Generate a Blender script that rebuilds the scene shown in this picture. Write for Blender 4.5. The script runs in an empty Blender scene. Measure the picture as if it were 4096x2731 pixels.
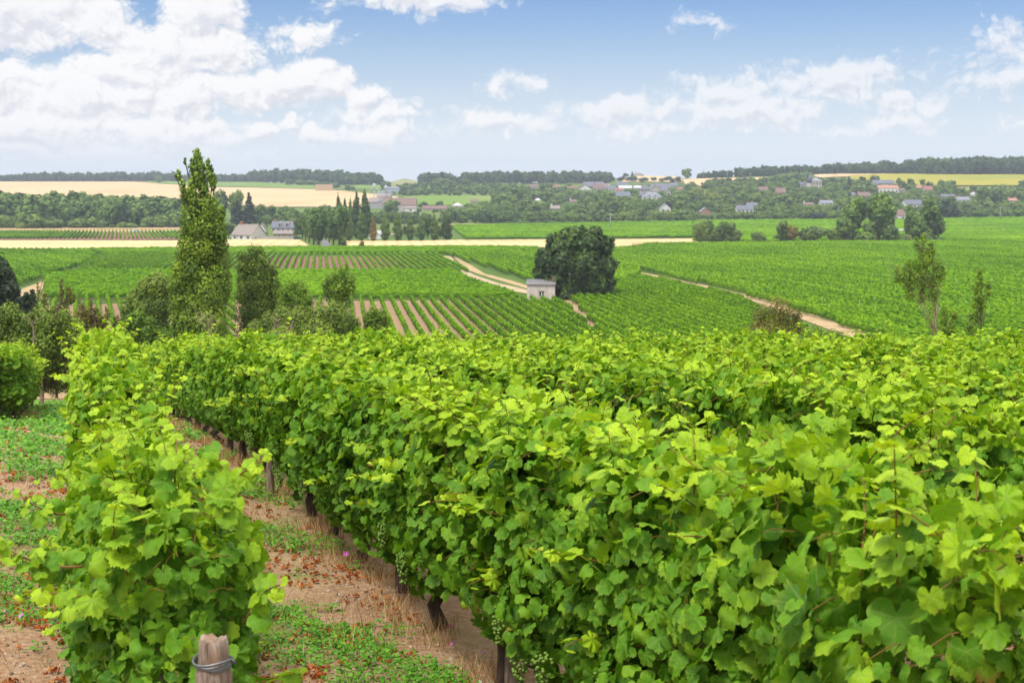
import bpy, math, random
import numpy as np
from mathutils import Vector
R = math.radians
sc = bpy.context.scene
COL = sc.collection
rng = np.random.default_rng(7)

# ------------------------------------------------------------------ camera
HAZE = .00021
CAMZ = 1.85
FPX = 1024 * 50 / 36.0
HOR = 175.0
PITCH = math.atan((341.0 - HOR) / FPX)
cd = bpy.data.cameras.new("camera")
cam = bpy.data.objects.new("camera", cd); COL.objects.link(cam)
cam.location = (0, 0, CAMZ)
cam.rotation_euler = (R(90) - PITCH, 0, 0)
cd.lens = 50; cd.sensor_width = 36; cd.clip_start = 0.05; cd.clip_end = 20000
cd.dof.use_dof = True; cd.dof.focus_distance = 9.0; cd.dof.aperture_fstop = 9.0
sc.camera = cam

# ------------------------------------------------------------------ colour management / cycles
sc.view_settings.view_transform = 'Standard'
sc.view_settings.look = 'None'
sc.view_settings.gamma = 1.0
sc.view_settings.exposure = 0.75
sc.cycles.max_bounces = 6
sc.cycles.diffuse_bounces = 3
sc.cycles.glossy_bounces = 2
sc.cycles.transmission_bounces = 3
sc.cycles.volume_bounces = 0
sc.cycles.transparent_max_bounces = 4
sc.cycles.caustics_reflective = False
sc.cycles.caustics_refractive = False
sc.cycles.use_denoising = True
sc.cycles.sample_clamp_indirect = 4.0

# ------------------------------------------------------------------ sun
SUN_EL, SUN_AZ = R(60), R(-150)      # azimuth measured from +Y towards +X (view direction is +Y)
sd = bpy.data.lights.new("sun", 'SUN'); sd.energy = 2.1; sd.angle = R(12); sd.color = (1.0, 0.96, 0.88)
sun = bpy.data.objects.new("sun", sd); COL.objects.link(sun)
to_sun = Vector((math.sin(SUN_AZ) * math.cos(SUN_EL), math.cos(SUN_AZ) * math.cos(SUN_EL), math.sin(SUN_EL)))
sun.rotation_euler = to_sun.to_track_quat('Z', 'Y').to_euler()

# ------------------------------------------------------------------ world: Nishita sky with procedural cumulus
world = bpy.data.worlds.new("World"); sc.world = world; world.use_nodes = True
nt = world.node_tree; nt.nodes.clear()
N = lambda t, tree=nt: tree.nodes.new(t)

def M(tree, op, a, b=None, c=None, clamp=False):
    n = tree.nodes.new('ShaderNodeMath'); n.operation = op; n.use_clamp = clamp
    for i, v in enumerate((a, b, c)):
        if v is None: continue
        if isinstance(v, (int, float)): n.inputs[i].default_value = v
        else: tree.links.new(v, n.inputs[i])
    return n.outputs[0]

def VM(tree, op, a, b):
    n = tree.nodes.new('ShaderNodeVectorMath'); n.operation = op
    for i, v in enumerate((a, b)):
        if v is None: continue
        if isinstance(v, (tuple, list)): n.inputs[i].default_value = v
        else: tree.links.new(v, n.inputs[i])
    return n.outputs[1] if op in ('LENGTH', 'DISTANCE', 'DOT_PRODUCT') else n.outputs[0]

def MR(tree, v, a, b, c=0.0, d=1.0, smooth=True):
    n = tree.nodes.new('ShaderNodeMapRange')
    n.interpolation_type = 'SMOOTHSTEP' if smooth else 'LINEAR'
    tree.links.new(v, n.inputs[0])
    for i, k in enumerate((a, b, c, d)): n.inputs[i + 1].default_value = k
    return n.outputs[0]

# cloud centres and half sizes, in units of 1/1422 rad: azimuth, elevation above the horizon
# (given here in a 2352 wide scale of the view: x, y, half width, half height, strength)
CL = [(90, 45, 250, 85, 1.25), (260, 80, 90, 60, .9), (480, 40, 95, 70, 1.2), (400, 130, 160, 70, .9), (520, 130, 90, 65, .9), (330, 180, 170, 45, .8),
      (700, 190, 125, 55, 1.1), (560, 215, 130, 42, .8), (60, 215, 110, 60, 1.0), (230, 235, 160, 70, 1.0), (440, 245, 85, 75, 1.0), (350, 225, 60, 50, .8),
      (130, 300, 240, 65, 1.0), (400, 315, 190, 45, .8), (80, 350, 300, 45, .8), (300, 365, 360, 40, .6),
      (715, 85, 75, 38, .48), (980, 5, 200, 34, .72), (845, 222, 70, 34, .75), (870, 265, 130, 26, .45), (600, 300, 52, 28, .7), (735, 308, 55, 26, .7), (680, 280, 35, 18, .55),
      (860, 305, 110, 32, .55), (1200, 192, 62, 24, .5), (1140, 205, 45, 18, .4), (1150, 285, 130, 36, .68), (1235, 290, 45, 36, .5),
      (1400, 258, 150, 38, .75), (1525, 262, 48, 30, .8), (1700, 258, 195, 44, .85), (1660, 212, 110, 46, .75), (1730, 190, 60, 38, .55), (1900, 190, 150, 46, .8), (1960,175,90,38,.5),
      (2060, 238, 110, 32, .55), (2000, 288, 130, 26, .5), (2290, 205, 130, 30, .6), (2270, 140, 120, 62, .5), (2330, 290, 90, 24, .4), (1450, 305, 160, 22, .4), (1620,65,60,18,.28),
      (2700, 150, 300, 90, .9), (-350, 120, 420, 160, 1.0), (3300, 60, 300, 120, .9)]

grp = bpy.data.node_groups.new("cloud_field", 'ShaderNodeTree')
grp.interface.new_socket("p", in_out='INPUT', socket_type='NodeSocketVector')
grp.interface.new_socket("d", in_out='OUTPUT', socket_type='NodeSocketFloat')
gi = grp.nodes.new('NodeGroupInput'); go = grp.nodes.new('NodeGroupOutput')
acc = None
K = 1024 / 2352.0
warp = grp.nodes.new('ShaderNodeTexNoise'); warp.inputs['Scale'].default_value = .022; warp.inputs['Detail'].default_value = 4
grp.links.new(gi.outputs[0], warp.inputs['Vector'])
wv = VM(grp, 'SUBTRACT', warp.outputs['Color'], (.5, .5, .5))
wv = VM(grp, 'MULTIPLY', wv, (60, 46, 0))
pw = VM(grp, 'ADD', gi.outputs[0], wv)
for (x, y, w, h, s) in CL:
    if 1000 < x < 2400: s *= .80 if x < 2150 else .62
    v = VM(grp, 'SUBTRACT', pw, (x * K - 512, HOR - y * K, 0))
    v = VM(grp, 'MULTIPLY', v, (1 / (w * K * 1.12), 1 / (h * K * 1.15), 0))
    l = VM(grp, 'LENGTH', v, None)
    e = M(grp, 'MULTIPLY_ADD', l, -s, s)
    acc = e if acc is None else M(grp, 'SMOOTH_MAX', acc, e, .12)
n1 = grp.nodes.new('ShaderNodeTexNoise'); n1.inputs['Scale'].default_value = .036; n1.inputs['Detail'].default_value = 9; n1.inputs['Roughness'].default_value = .58
grp.links.new(VM(grp, 'MULTIPLY', gi.outputs[0], (1, 1.35, 1)), n1.inputs['Vector'])
nn = M(grp, 'MULTIPLY_ADD', n1.outputs[0], .7, -.31)
vo = grp.nodes.new('ShaderNodeTexVoronoi'); vo.feature = 'F1'; vo.inputs['Scale'].default_value = .075; vo.inputs['Detail'].default_value = 3; vo.inputs['Roughness'].default_value = .55
grp.links.new(VM(grp, 'ADD', VM(grp, 'MULTIPLY', pw, (1, 1.25, 1)), (40, 13, 0)), vo.inputs['Vector'])
dens = M(grp, 'ADD', M(grp, 'ADD', acc, nn), M(grp, 'MULTIPLY_ADD', vo.outputs['Distance'], -.30, .27))
grp.links.new(dens, go.inputs[0])

tc = N('ShaderNodeTexCoord'); sep = N('ShaderNodeSeparateXYZ'); nt.links.new(tc.outputs['Generated'], sep.inputs[0])
az = M(nt, 'ARCTAN2', sep.outputs[0], sep.outputs[1])
el = M(nt, 'ARCSINE', sep.outputs[2])
cmb = N('ShaderNodeCombineXYZ'); nt.links.new(M(nt, 'MULTIPLY', az, FPX), cmb.inputs[0]); nt.links.new(M(nt, 'MULTIPLY', el, FPX), cmb.inputs[1])
P = cmb.outputs[0]
def cloud(vec):
    g = N('ShaderNodeGroup'); g.node_tree = grp; nt.links.new(vec, g.inputs[0]); return g.outputs[0]
d0 = cloud(P)
d1 = cloud(VM(nt, 'ADD', P, (-4, 7.0, 0)))
alpha = MR(nt, d0, -.05, .34)
edge = M(nt, 'SUBTRACT', d0, d1)
lit = MR(nt, edge, -.42, .16, 0.0, 1.0)
thick = MR(nt, d0, .3, 1.2, 0.0, .12)
lit2 = M(nt, 'SUBTRACT', lit, thick, clamp=True)
sky = N('ShaderNodeTexSky'); sky.sky_type = 'NISHITA'; sky.sun_disc = False
sky.sun_elevation = SUN_EL; sky.sun_rotation = SUN_AZ
sky.altitude = 100; sky.air_density = 1.0; sky.dust_density = 1.2; sky.ozone_density = 1.0
SKYB, CLB = 1.55, 1.0
veil = MR(nt, el, R(-1.0), R(8), .95, .06)
skt = N('ShaderNodeMixRGB'); skt.blend_type = 'MULTIPLY'; skt.inputs[0].default_value = 1.0; nt.links.new(sky.outputs[0], skt.inputs[1]); skt.inputs[2].default_value = (.33, .49, .75, 1)
hs = N('ShaderNodeMixRGB'); nt.links.new(veil, hs.inputs[0]); nt.links.new(skt.outputs[0], hs.inputs[1]); hs.inputs[2].default_value = (5.3, 5.75, 6.3, 1)
tn = N('ShaderNodeMixRGB'); tn.blend_type = 'MULTIPLY'; tn.inputs[0].default_value = 1.0; nt.links.new(hs.outputs[0], tn.inputs[1]); tn.inputs[2].default_value = (1, 1, 1, 1)
hs2 = tn.outputs[0]
cc = N('ShaderNodeMixRGB'); nt.links.new(lit2, cc.inputs[0]); cc.inputs[1].default_value = (4.5, 4.6, 5.0, 1); cc.inputs[2].default_value = (6.0, 5.95, 6.0, 1)
lowfade = MR(nt, el, R(.1), R(1.9), .08, 1.0)
al = M(nt, 'MULTIPLY', alpha, lowfade)
mx = N('ShaderNodeMixRGB'); nt.links.new(M(nt, 'MULTIPLY', al, MR(nt, az, -.12, .06, .97, .72)), mx.inputs[0]); nt.links.new(hs2, mx.inputs[1]); nt.links.new(cc.outputs[0], mx.inputs[2])
bg = N('ShaderNodeBackground'); bg.inputs[1].default_value = 0.10
# unseen bright cloud cover added overhead for soft top light, higher than the picture reaches
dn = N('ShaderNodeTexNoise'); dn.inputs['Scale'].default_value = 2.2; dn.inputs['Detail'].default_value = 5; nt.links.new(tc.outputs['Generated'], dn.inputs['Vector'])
fill_deck = M(nt, 'MULTIPLY', MR(nt, el, R(11), R(30)), MR(nt, dn.outputs[0], .30, .55, .55, 1.0))
ov = N('ShaderNodeMixRGB'); nt.links.new(fill_deck, ov.inputs[0]); nt.links.new(mx.outputs[0], ov.inputs[1]); ov.inputs[2].default_value = (10.5, 10.3, 10.2, 1)
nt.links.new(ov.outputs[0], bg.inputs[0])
wo = N('ShaderNodeOutputWorld'); nt.links.new(bg.outputs[0], wo.inputs[0])
world.cycles.sampling_method = 'MANUAL'; world.cycles.sample_map_resolution = 512

# ------------------------------------------------------------------ projection helpers
cp, sp = math.cos(PITCH), math.sin(PITCH)
def ray(sx, sy):
    """direction (y component = 1) through a point of the view, sx/sy in the 4096 wide scale"""
    a = (sx * .25 - 512) / FPX; b = -(sy * .25 - 341) / FPX
    y = cp + b * sp; z = -sp + b * cp
    return a / y, z / y

# ------------------------------------------------------------------ terrain
PY = [-60, 0, 10, 15, 20, 30, 56, 75, 100, 130, 150, 200, 300, 570, 760]
PZ = [-.5, -1.85, -2.66, -3.1, -3.66, -5.05, -8.8, -11.6, -14.7, -16.7, -17.35, -18.0, -19.2, -23.0, -23.5]
_yy = np.arange(-60, 761, 1.0); _zz = np.interp(_yy, PY, PZ)
_k = np.hanning(13); _k /= _k.sum()
_zs = np.convolve(np.pad(_zz, 6, mode='edge'), _k, mode='valid')
_zs = np.where((_yy > 750) | (_yy < -50), _zz, _zs)
CPX = [-900, 0, 200, 385, 405, 430, 600, 640, 700, 760, 830, 1024, 1900]
CRY = [183, 181.5, 181.5, 184, 178.5, 184, 181, 175.5, 178, 176, 174, 174, 172]
CRD = [1800, 1800, 1800, 1500, 2000, 1400, 1500, 1600, 1300, 1300, 1300, 1300, 1300]
def h(x, y):
    x = np.asarray(x, float); y = np.asarray(y, float)
    near = np.interp(y, _yy, _zs)
    px = 512 + FPX * x / np.maximum(y, 100.)
    D = np.interp(px, CPX, CRD); zc = -(np.interp(px, CPX, CRY) - HOR) / FPX * D
    t = (y - 760) / (D - 760)
    far = np.where(t < 1, -23.5 + (zc + 23.5) * t, zc - (y - D) * .03)
    far = np.maximum(far, -75)
    z = np.where(y < 760, near, far) + CAMZ
    bump = .018 * np.sin(x * 2.3 + 1.3 * np.sin(y * .9)) * np.sin(y * 1.7 + x) + .012 * np.sin(x * 5.1 + y * 3.7)
    return z + bump * np.clip(1 - y / 60, 0, 1)
def hs1(x, y): return float(h(x, y))
def G(sx, sy, ymin=3.0, ymax=5000.0):
    """ground point seen at (sx, sy)"""
    a, c = ray(sx, sy)
    ys = np.geomspace(ymin, ymax, 6000)
    d = CAMZ + c * ys - h(a * ys, ys)
    k = int(np.argmax(d < 0)) if (d < 0).any() else int(np.argmin(np.where(ys > 700, d / ys, 9)))
    y = ys[k]
    return a * y, y
def C1(x, y): return (x * .4355, 550 + y * .4355)
def C2(x, y): return (1024 + x * .4355, 550 + y * .4355)
def C3(x, y): return (2048 + x * .4355, 550 + y * .4355)
def C4(x, y): return (3072 + x * .4355, 550 + y * .4355)
def V(x, y): return (x * 1.7415, y * 1.7415)

# ------------------------------------------------------------------ mesh helpers
def mesh(name, V_, F_, mats=(), smooth=False, tint=None, uv=None, fmat=None):
    V_ = np.asarray(V_, np.float32); F_ = np.asarray(F_, np.int32)
    me = bpy.data.meshes.new(name)
    k = F_.shape[1]
    me.vertices.add(len(V_)); me.vertices.foreach_set('co', V_.ravel())
    me.loops.add(F_.size); me.loops.foreach_set('vertex_index', F_.ravel())
    me.polygons.add(len(F_)); me.polygons.foreach_set('loop_start', np.arange(0, F_.size, k, dtype=np.int32))
    if fmat is not None: me.polygons.foreach_set('material_index', np.asarray(fmat, np.int32))
    me.update(calc_edges=True)
    me.polygons.foreach_set('use_smooth', np.full(len(F_), smooth))
    if tint is not None:
        a = me.attributes.new('tint', 'FLOAT', 'POINT'); a.data.foreach_set('value', np.asarray(tint, np.float32))
    if uv is not None:
        u = me.uv_layers.new(name='UVMap'); u.data.foreach_set('uv', np.asarray(uv, np.float32)[F_.ravel()].ravel())
    for m in (mats if isinstance(mats, (list, tuple)) else [mats]): me.materials.append(m)
    me.validate()
    return me
def obj(name, me, parent=None, loc=None, **props):
    o = bpy.data.objects.new(name, me); COL.objects.link(o)
    if parent is not None: o.parent = parent
    if loc is not None: o.location = loc
    for k, v in props.items(): o[k] = v
    return o
def thing(name, label, cat, loc, group=None, rz=0.0):
    o = bpy.data.objects.new(name, None); COL.objects.link(o)
    o.empty_display_size = .2
    o.location = loc; o.rotation_euler = (0, 0, rz)
    o['label'] = label; o['category'] = cat
    if group: o['group'] = group
    return o
def copy_tree(o, parent=None):
    c = o.copy(); COL.objects.link(c); c.parent = parent
    for ch in o.children: copy_tree(ch, c)
    return c

class MB:
    """collects polygons (any size) into one mesh"""
    def __init__(s): s.v = []; s.f = []; s.n = 0
    def add(s, vs, fs):
        s.v += [tuple(v) for v in vs]; s.f += [tuple(i + s.n for i in f) for f in fs]; s.n += len(vs)
    def box(s, x0, x1, y0, y1, z0, z1):
        s.add([(x0, y0, z0), (x1, y0, z0), (x1, y1, z0), (x0, y1, z0), (x0, y0, z1), (x1, y0, z1), (x1, y1, z1), (x0, y1, z1)],
              [(0, 3, 2, 1), (4, 5, 6, 7), (0, 1, 5, 4), (1, 2, 6, 5), (2, 3, 7, 6), (3, 0, 4, 7)])
    def tube(s, pts, rad, n=6, cap=True):
        pts = [np.array(p, float) for p in pts]; vs = []
        up = np.array([.3, .2, 1.0])
        for i, p in enumerate(pts):
            t = pts[min(i + 1, len(pts) - 1)] - pts[max(i - 1, 0)]; t /= (np.linalg.norm(t) + 1e-9)
            a = np.cross(t, up if abs(t[2]) < .9 else np.array([1., .1, 0])); a /= (np.linalg.norm(a) + 1e-9); b = np.cross(t, a)
            r = rad[i] if hasattr(rad, '__len__') else rad
            for k in range(n):
                q = 2 * math.pi * k / n; vs.append(p + r * (math.cos(q) * a + math.sin(q) * b))
        fs = []
        for i in range(len(pts) - 1):
            for k in range(n):
                fs.append((i * n + k, i * n + (k + 1) % n, (i + 1) * n + (k + 1) % n, (i + 1) * n + k))
        if cap: fs.append(tuple(range(n))[::-1]); fs.append(tuple((len(pts) - 1) * n + k for k in range(n)))
        s.add(vs, fs)
    def build(s, name, mat, smooth=False):
        me = bpy.data.meshes.new(name); me.from_pydata(s.v, [], s.f)
        me.polygons.foreach_set('use_smooth', np.full(len(s.f), smooth))
        me.materials.append(mat); me.update(); return me

# ------------------------------------------------------------------ materials
def newmat(name):
    m = bpy.data.materials.new(name); m.use_nodes = True
    t = m.node_tree; t.nodes.clear()
    out = t.nodes.new('ShaderNodeOutputMaterial'); b = t.nodes.new('ShaderNodeBsdfPrincipled')
    t.links.new(b.outputs[0], out.inputs[0])
    return m, t, b, out
def noise(t, scale, detail=5, rough=.55, vec=None, coord='Object', stretch=None):
    n = t.nodes.new('ShaderNodeTexNoise'); n.inputs['Scale'].default_value = scale; n.inputs['Detail'].default_value = detail; n.inputs['Roughness'].default_value = rough
    if vec is None:
        vec = t.nodes.new('ShaderNodeTexCoord').outputs[coord]
    if stretch: vec = VM(t, 'MULTIPLY', vec, stretch)
    t.links.new(vec, n.inputs['Vector'])
    return n.outputs[0]
def ramp(t, fac, stops):
    n = t.nodes.new('ShaderNodeValToRGB'); e = n.color_ramp.elements
    while len(e) < len(stops): e.new(.5)
    for i, (p, c) in enumerate(stops): e[i].position = p; e[i].color = (*c, 1)
    t.links.new(fac, n.inputs[0]); return n.outputs[0]
def mix(t, f, a, b, mode='MIX'):
    n = t.nodes.new('ShaderNodeMixRGB'); n.blend_type = mode
    for i, v in enumerate((f, a, b)):
        if isinstance(v, (int, float)): n.inputs[i].default_value = v
        elif isinstance(v, tuple): n.inputs[i].default_value = (*v, 1)
        else: t.links.new(v, n.inputs[i])
    return n.outputs[0]
def bump(t, b, hgt, strength=.5, dist=.02):
    n = t.nodes.new('ShaderNodeBump'); n.inputs['Strength'].default_value = strength; n.inputs['Distance'].default_value = dist
    t.links.new(hgt, n.inputs['Height']); t.links.new(n.outputs[0], b.inputs['Normal'])
def simple(name, c1, c2, scale=3., rough=.85, bmp=0.0, dist=.02, spec=.2, stretch=None, metal=0.0):
    m, t, b, o = newmat(name)
    f = noise(t, scale, stretch=stretch)
    t.links.new(ramp(t, f, [(.3, c1), (.7, c2)]), b.inputs['Base Color'])
    b.inputs['Roughness'].default_value = rough; b.inputs['Specular IOR Level'].default_value = spec
    b.inputs['Metallic'].default_value = metal
    if bmp: bump(t, b, f, bmp, dist)
    return m
def foliage(name, dark, mid, light, trans=.3, isl=.35, rough=.5, spec=.3, veins=False, big=None):
    m, t, b, o = newmat(name)
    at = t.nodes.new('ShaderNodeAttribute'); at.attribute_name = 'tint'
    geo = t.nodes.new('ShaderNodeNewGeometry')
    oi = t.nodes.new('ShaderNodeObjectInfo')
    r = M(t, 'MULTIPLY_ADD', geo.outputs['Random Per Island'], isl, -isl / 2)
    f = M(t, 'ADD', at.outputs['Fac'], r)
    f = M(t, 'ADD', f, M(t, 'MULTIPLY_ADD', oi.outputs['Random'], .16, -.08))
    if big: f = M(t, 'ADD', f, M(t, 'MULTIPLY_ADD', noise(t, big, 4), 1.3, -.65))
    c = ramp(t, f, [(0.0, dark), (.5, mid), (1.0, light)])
    if veins:
        uvn = t.nodes.new('ShaderNodeUVMap'); s = t.nodes.new('ShaderNodeSeparateXYZ'); t.links.new(uvn.outputs[0], s.inputs[0])
        ax = M(t, 'ABSOLUTE', s.outputs[0]); y = s.outputs[1]
        best = None
        for ang in (0, 48, 100):
            cx, cy = math.sin(R(ang)), math.cos(R(ang))
            dd = M(t, 'ABSOLUTE', M(t, 'SUBTRACT', M(t, 'MULTIPLY', ax, cy), M(t, 'MULTIPLY', y, cx)))
            al_ = M(t, 'ADD', M(t, 'MULTIPLY', ax, cx), M(t, 'MULTIPLY', y, cy))
            dd = M(t, 'ADD', dd, M(t, 'MULTIPLY', M(t, 'LESS_THAN', al_, 0.0), 1.0))
            best = dd if best is None else M(t, 'MINIMUM', best, dd)
        vf = MR(t, best, .012, .045, .55, 0.0)
        c = mix(t, vf, c, (.22, .33, .06))
        rr_ = M(t, 'SQRT', M(t, 'ADD', M(t, 'MULTIPLY', ax, ax), M(t, 'MULTIPLY', y, y)))
        c = mix(t, M(t, 'MULTIPLY', MR(t, rr_, .55, 1.0), .30), c, (.36, .42, .03))
        c = mix(t, MR(t, noise(t, 24, 4, .6), .45, .75, 0, .45), c, (.045, .12, .012))
        c = mix(t, M(t, 'MULTIPLY', M(t, 'GREATER_THAN', geo.outputs['Random Per Island'], .991), MR(t, rr_, .4, .95)), c, (.28, .14, .03))
        wn = noise(t, 38, 3, coord='Object'); bump(t, b, wn, .5, .01)
    t.links.new(c, b.inputs['Base Color'])
    b.inputs['Roughness'].default_value = rough; b.inputs['Specular IOR Level'].default_value = spec
    tr = t.nodes.new('ShaderNodeBsdfTranslucent')
    t.links.new(mix(t, 1.0, c, (1.0, 1.0, .45), 'MULTIPLY'), tr.inputs[0])
    ms = t.nodes.new('ShaderNodeMixShader'); ms.inputs[0].default_value = trans
    t.links.new(b.outputs[0], ms.inputs[1]); t.links.new(tr.outputs[0], ms.inputs[2]); t.links.new(ms.outputs[0], o.inputs[0])
    return m

MAT = {}
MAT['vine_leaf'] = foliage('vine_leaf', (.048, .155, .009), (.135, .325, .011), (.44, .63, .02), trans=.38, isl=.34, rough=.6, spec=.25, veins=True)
MAT['vine_row'] = foliage('vine_row', (.065, .165, .004), (.135, .285, .005), (.23, .40, .009), trans=.22, isl=.5, rough=.8, spec=.03, big=.035)
MAT['weed'] = foliage('weed', (.045, .17, .010), (.085, .27, .012), (.19, .40, .02), trans=.25, isl=.6)
MAT['straw'] = foliage('straw', (.24, .12, .05), (.40, .24, .11), (.58, .42, .22), trans=.1, isl=.8, rough=.8, spec=.1)
MAT['litter'] = foliage('litter', (.26, .055, .015), (.50, .15, .035), (.58, .30, .12), trans=.1, isl=.9, rough=.8, spec=.1)
MAT['poplar'] = foliage('poplar', (.060, .125, .008), (.145, .25, .012), (.29, .41, .02), trans=.25, isl=.6)
MAT['olive'] = foliage('olive', (.058, .11, .010), (.125, .205, .016), (.24, .32, .035), trans=.2, isl=.6)
MAT['sapling'] = foliage('sapling', (.07, .14, .008), (.13, .24, .012), (.25, .37, .02), trans=.3, isl=.6)
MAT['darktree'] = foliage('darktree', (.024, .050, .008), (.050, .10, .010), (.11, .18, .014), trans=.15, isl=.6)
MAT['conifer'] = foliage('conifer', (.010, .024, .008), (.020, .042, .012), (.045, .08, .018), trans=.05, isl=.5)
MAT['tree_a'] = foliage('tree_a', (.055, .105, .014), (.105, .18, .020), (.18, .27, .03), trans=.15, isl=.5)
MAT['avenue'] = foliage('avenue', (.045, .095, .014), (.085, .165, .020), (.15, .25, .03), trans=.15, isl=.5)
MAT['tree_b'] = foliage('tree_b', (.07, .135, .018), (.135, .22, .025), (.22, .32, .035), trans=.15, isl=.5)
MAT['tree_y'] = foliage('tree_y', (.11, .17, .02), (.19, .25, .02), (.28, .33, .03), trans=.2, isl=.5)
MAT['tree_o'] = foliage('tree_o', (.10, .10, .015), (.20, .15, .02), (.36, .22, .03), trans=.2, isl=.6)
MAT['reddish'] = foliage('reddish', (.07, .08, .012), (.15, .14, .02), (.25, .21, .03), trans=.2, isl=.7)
MAT['cane'] = simple('cane', (.13, .06, .02), (.24, .15, .035), 6, .6)
MAT['bark'] = simple('bark', (.035, .024, .018), (.14, .10, .075), 22, .95, .9, .03, stretch=(1, 1, .25))
MAT['treebark'] = simple('treebark', (.05, .04, .03), (.13, .10, .07), 8, .95, .5, .03, stretch=(1, 1, .3))
MAT['deadwood'] = simple('deadwood', (.20, .15, .11), (.34, .28, .22), 8, .9)
MAT['grape'] = simple('grape', (.11, .20, .022), (.16, .27, .03), 40, .35, spec=.5)
MAT['flower'] = simple('flower', (.55, .10, .50), (.68, .18, .62), 20, .6)
MAT['wire'] = simple('wire', (.16, .17, .18), (.30, .31, .32), 50, .45, metal=.7)
# ------------------------------------------------------------------ ground
def vineyard_zone(t):
    """0 near the camera hill, 1 in the valley"""
    s = t.nodes.new('ShaderNodeSeparateXYZ'); t.links.new(t.nodes.new('ShaderNodeTexCoord').outputs['Object'], s.inputs[0])
    return MR(t, s.outputs[1], 60, 110)
m, t, b, o = newmat('ground_mat')
soil = ramp(t, noise(t, 1.3, 8, .65), [(.25, (.27, .125, .055)), (.5, (.43, .25, .13)), (.75, (.55, .39, .24))])
fine = noise(t, 22, 6, .7)
soil = mix(t, .55, soil, ramp(t, fine, [(.3, (.17, .085, .045)), (.52, (.43, .28, .17)), (.72, (.70, .57, .44))]))
straw = ramp(t, noise(t, 9, 6, .7, stretch=(1, 1, 1)), [(.3, (.36, .22, .11)), (.7, (.56, .42, .24))])
soil = mix(t, MR(t, noise(t, .9, 3), .48, .66), soil, straw)
grn = ramp(t, noise(t, 14, 6, .7), [(.3, (.12, .20, .03)), (.7, (.22, .34, .05))])
near = mix(t, MR(t, noise(t, .7, 4, .6), .52, .66, 0, .75), soil, grn)
meadow = ramp(t, noise(t, .02, 6, .6), [(.3, (.07, .13, .025)), (.55, (.11, .17, .03)), (.8, (.20, .20, .07))])
t.links.new(mix(t, vineyard_zone(t), near, meadow), b.inputs['Base Color']); b.inputs['Roughness'].default_value = .95; b.inputs['Specular IOR Level'].default_value = .1
bump(t, b, M(t, 'ADD', fine, noise(t, 6, 5, .6)), 1.0, .035)
MAT['ground'] = m

def field_mat(name, c1, c2, s1, c3=None, s2=.3, stripes=None):
    m, t, b, o = newmat(name)
    c = ramp(t, noise(t, s1, 5, .6), [(.3, c1), (.7, c2)])
    if c3: c = mix(t, MR(t, noise(t, s2, 4), .5, .65, 0, .7), c, c3)
    if stripes:
        cc, sc_, dirx = stripes
        s = t.nodes.new('ShaderNodeSeparateXYZ'); t.links.new(t.nodes.new('ShaderNodeTexCoord').outputs['Object'], s.inputs[0])
        k = M(t, 'SUBTRACT', s.outputs[0], M(t, 'MULTIPLY', s.outputs[1], dirx))
        w = M(t, 'SINE', M(t, 'MULTIPLY', k, sc_))
        c = mix(t, MR(t, w, .2, .9, 0, .45), c, cc)
    t.links.new(c, b.inputs['Base Color']); b.inputs['Roughness'].default_value = .95; b.inputs['Specular IOR Level'].default_value = .05
    return m
MAT['stubble'] = field_mat('stubble', (.58, .42, .21), (.68, .52, .28), .15, (.52, .37, .18), .02, ((.44, .30, .14), 1.6, -.1))
MAT['stubble_hill'] = field_mat('stubble_hill', (.52, .37, .20), (.62, .46, .27), .05, (.47, .33, .18), .01, ((.42, .28, .14), .35, .25))
MAT['brown_soil'] = field_mat('brown_soil', (.22, .12, .085), (.28, .16, .115), 2.5, (.36, .24, .15), .4)
MAT['light_soil'] = field_mat('light_soil', (.32, .20, .13), (.40, .27, .18), 2.0, (.34, .29, .11), .25)
MAT['green_soil'] = field_mat('green_soil', (.11, .16, .03), (.17, .19, .06), 1.0, (.25, .17, .09), .2)
MAT['track'] = field_mat('track', (.36, .28, .18), (.48, .39, .27), .6, (.36, .27, .15), .25)
MAT['dirt_track'] = field_mat('dirt_track', (.36, .25, .13), (.47, .35, .21), .8, (.24, .22, .08), .3)
MAT['gap_field'] = field_mat('gap_field', (.20, .22, .08), (.30, .26, .12), .02, (.14, .22, .05), .01)
MAT['asphalt'] = field_mat('asphalt', (.17, .17, .18), (.22, .22, .23), .8)
MAT['meadow'] = field_mat('meadow', (.12, .21, .03), (.17, .26, .045), .05, (.21, .24, .08), .02)
MAT['sunflower'] = field_mat('sunflower', (.27, .26, .035), (.34, .30, .04), .06, (.18, .24, .04), .012)
MAT['dry_verge'] = field_mat('dry_verge', (.34, .22, .11), (.44, .31, .17), .3, (.2, .2, .06), .1)
MAT['gap_shade_green'] = field_mat('gap_shade_green', (.05, .09, .02), (.08, .13, .03), .05)  # green kept dark to put shade into the village tree gaps
MAT['youngvine'] = field_mat('youngvine', (.28, .24, .10), (.22, .25, .07), .1, (.14, .20, .04), .05)

ys = np.unique(np.concatenate([np.arange(-30, 0, 2.), np.arange(0, 30, .25), np.arange(30, 80, 1.), np.arange(80, 200, 4.), np.arange(200, 800, 10.), np.arange(800, 2200, 20.), np.geomspace(2200, 3200, 10)]))
us = np.linspace(-1.1, 1.1, 265)
Y, U = np.meshgrid(ys, us, indexing='ij'); X = U * (Y + 40)
def gridmesh(name, X, Y, off, mat):
    Z = h(X, Y) + off
    n, k = X.shape
    idx = np.arange(n * k).reshape(n, k)
    F = np.stack([idx[:-1, :-1], idx[:-1, 1:], idx[1:, 1:], idx[1:, :-1]], -1).reshape(-1, 4)
    return mesh(name, np.stack([X, Y, Z], -1).reshape(-1, 3), F, mat, smooth=True)
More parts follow.
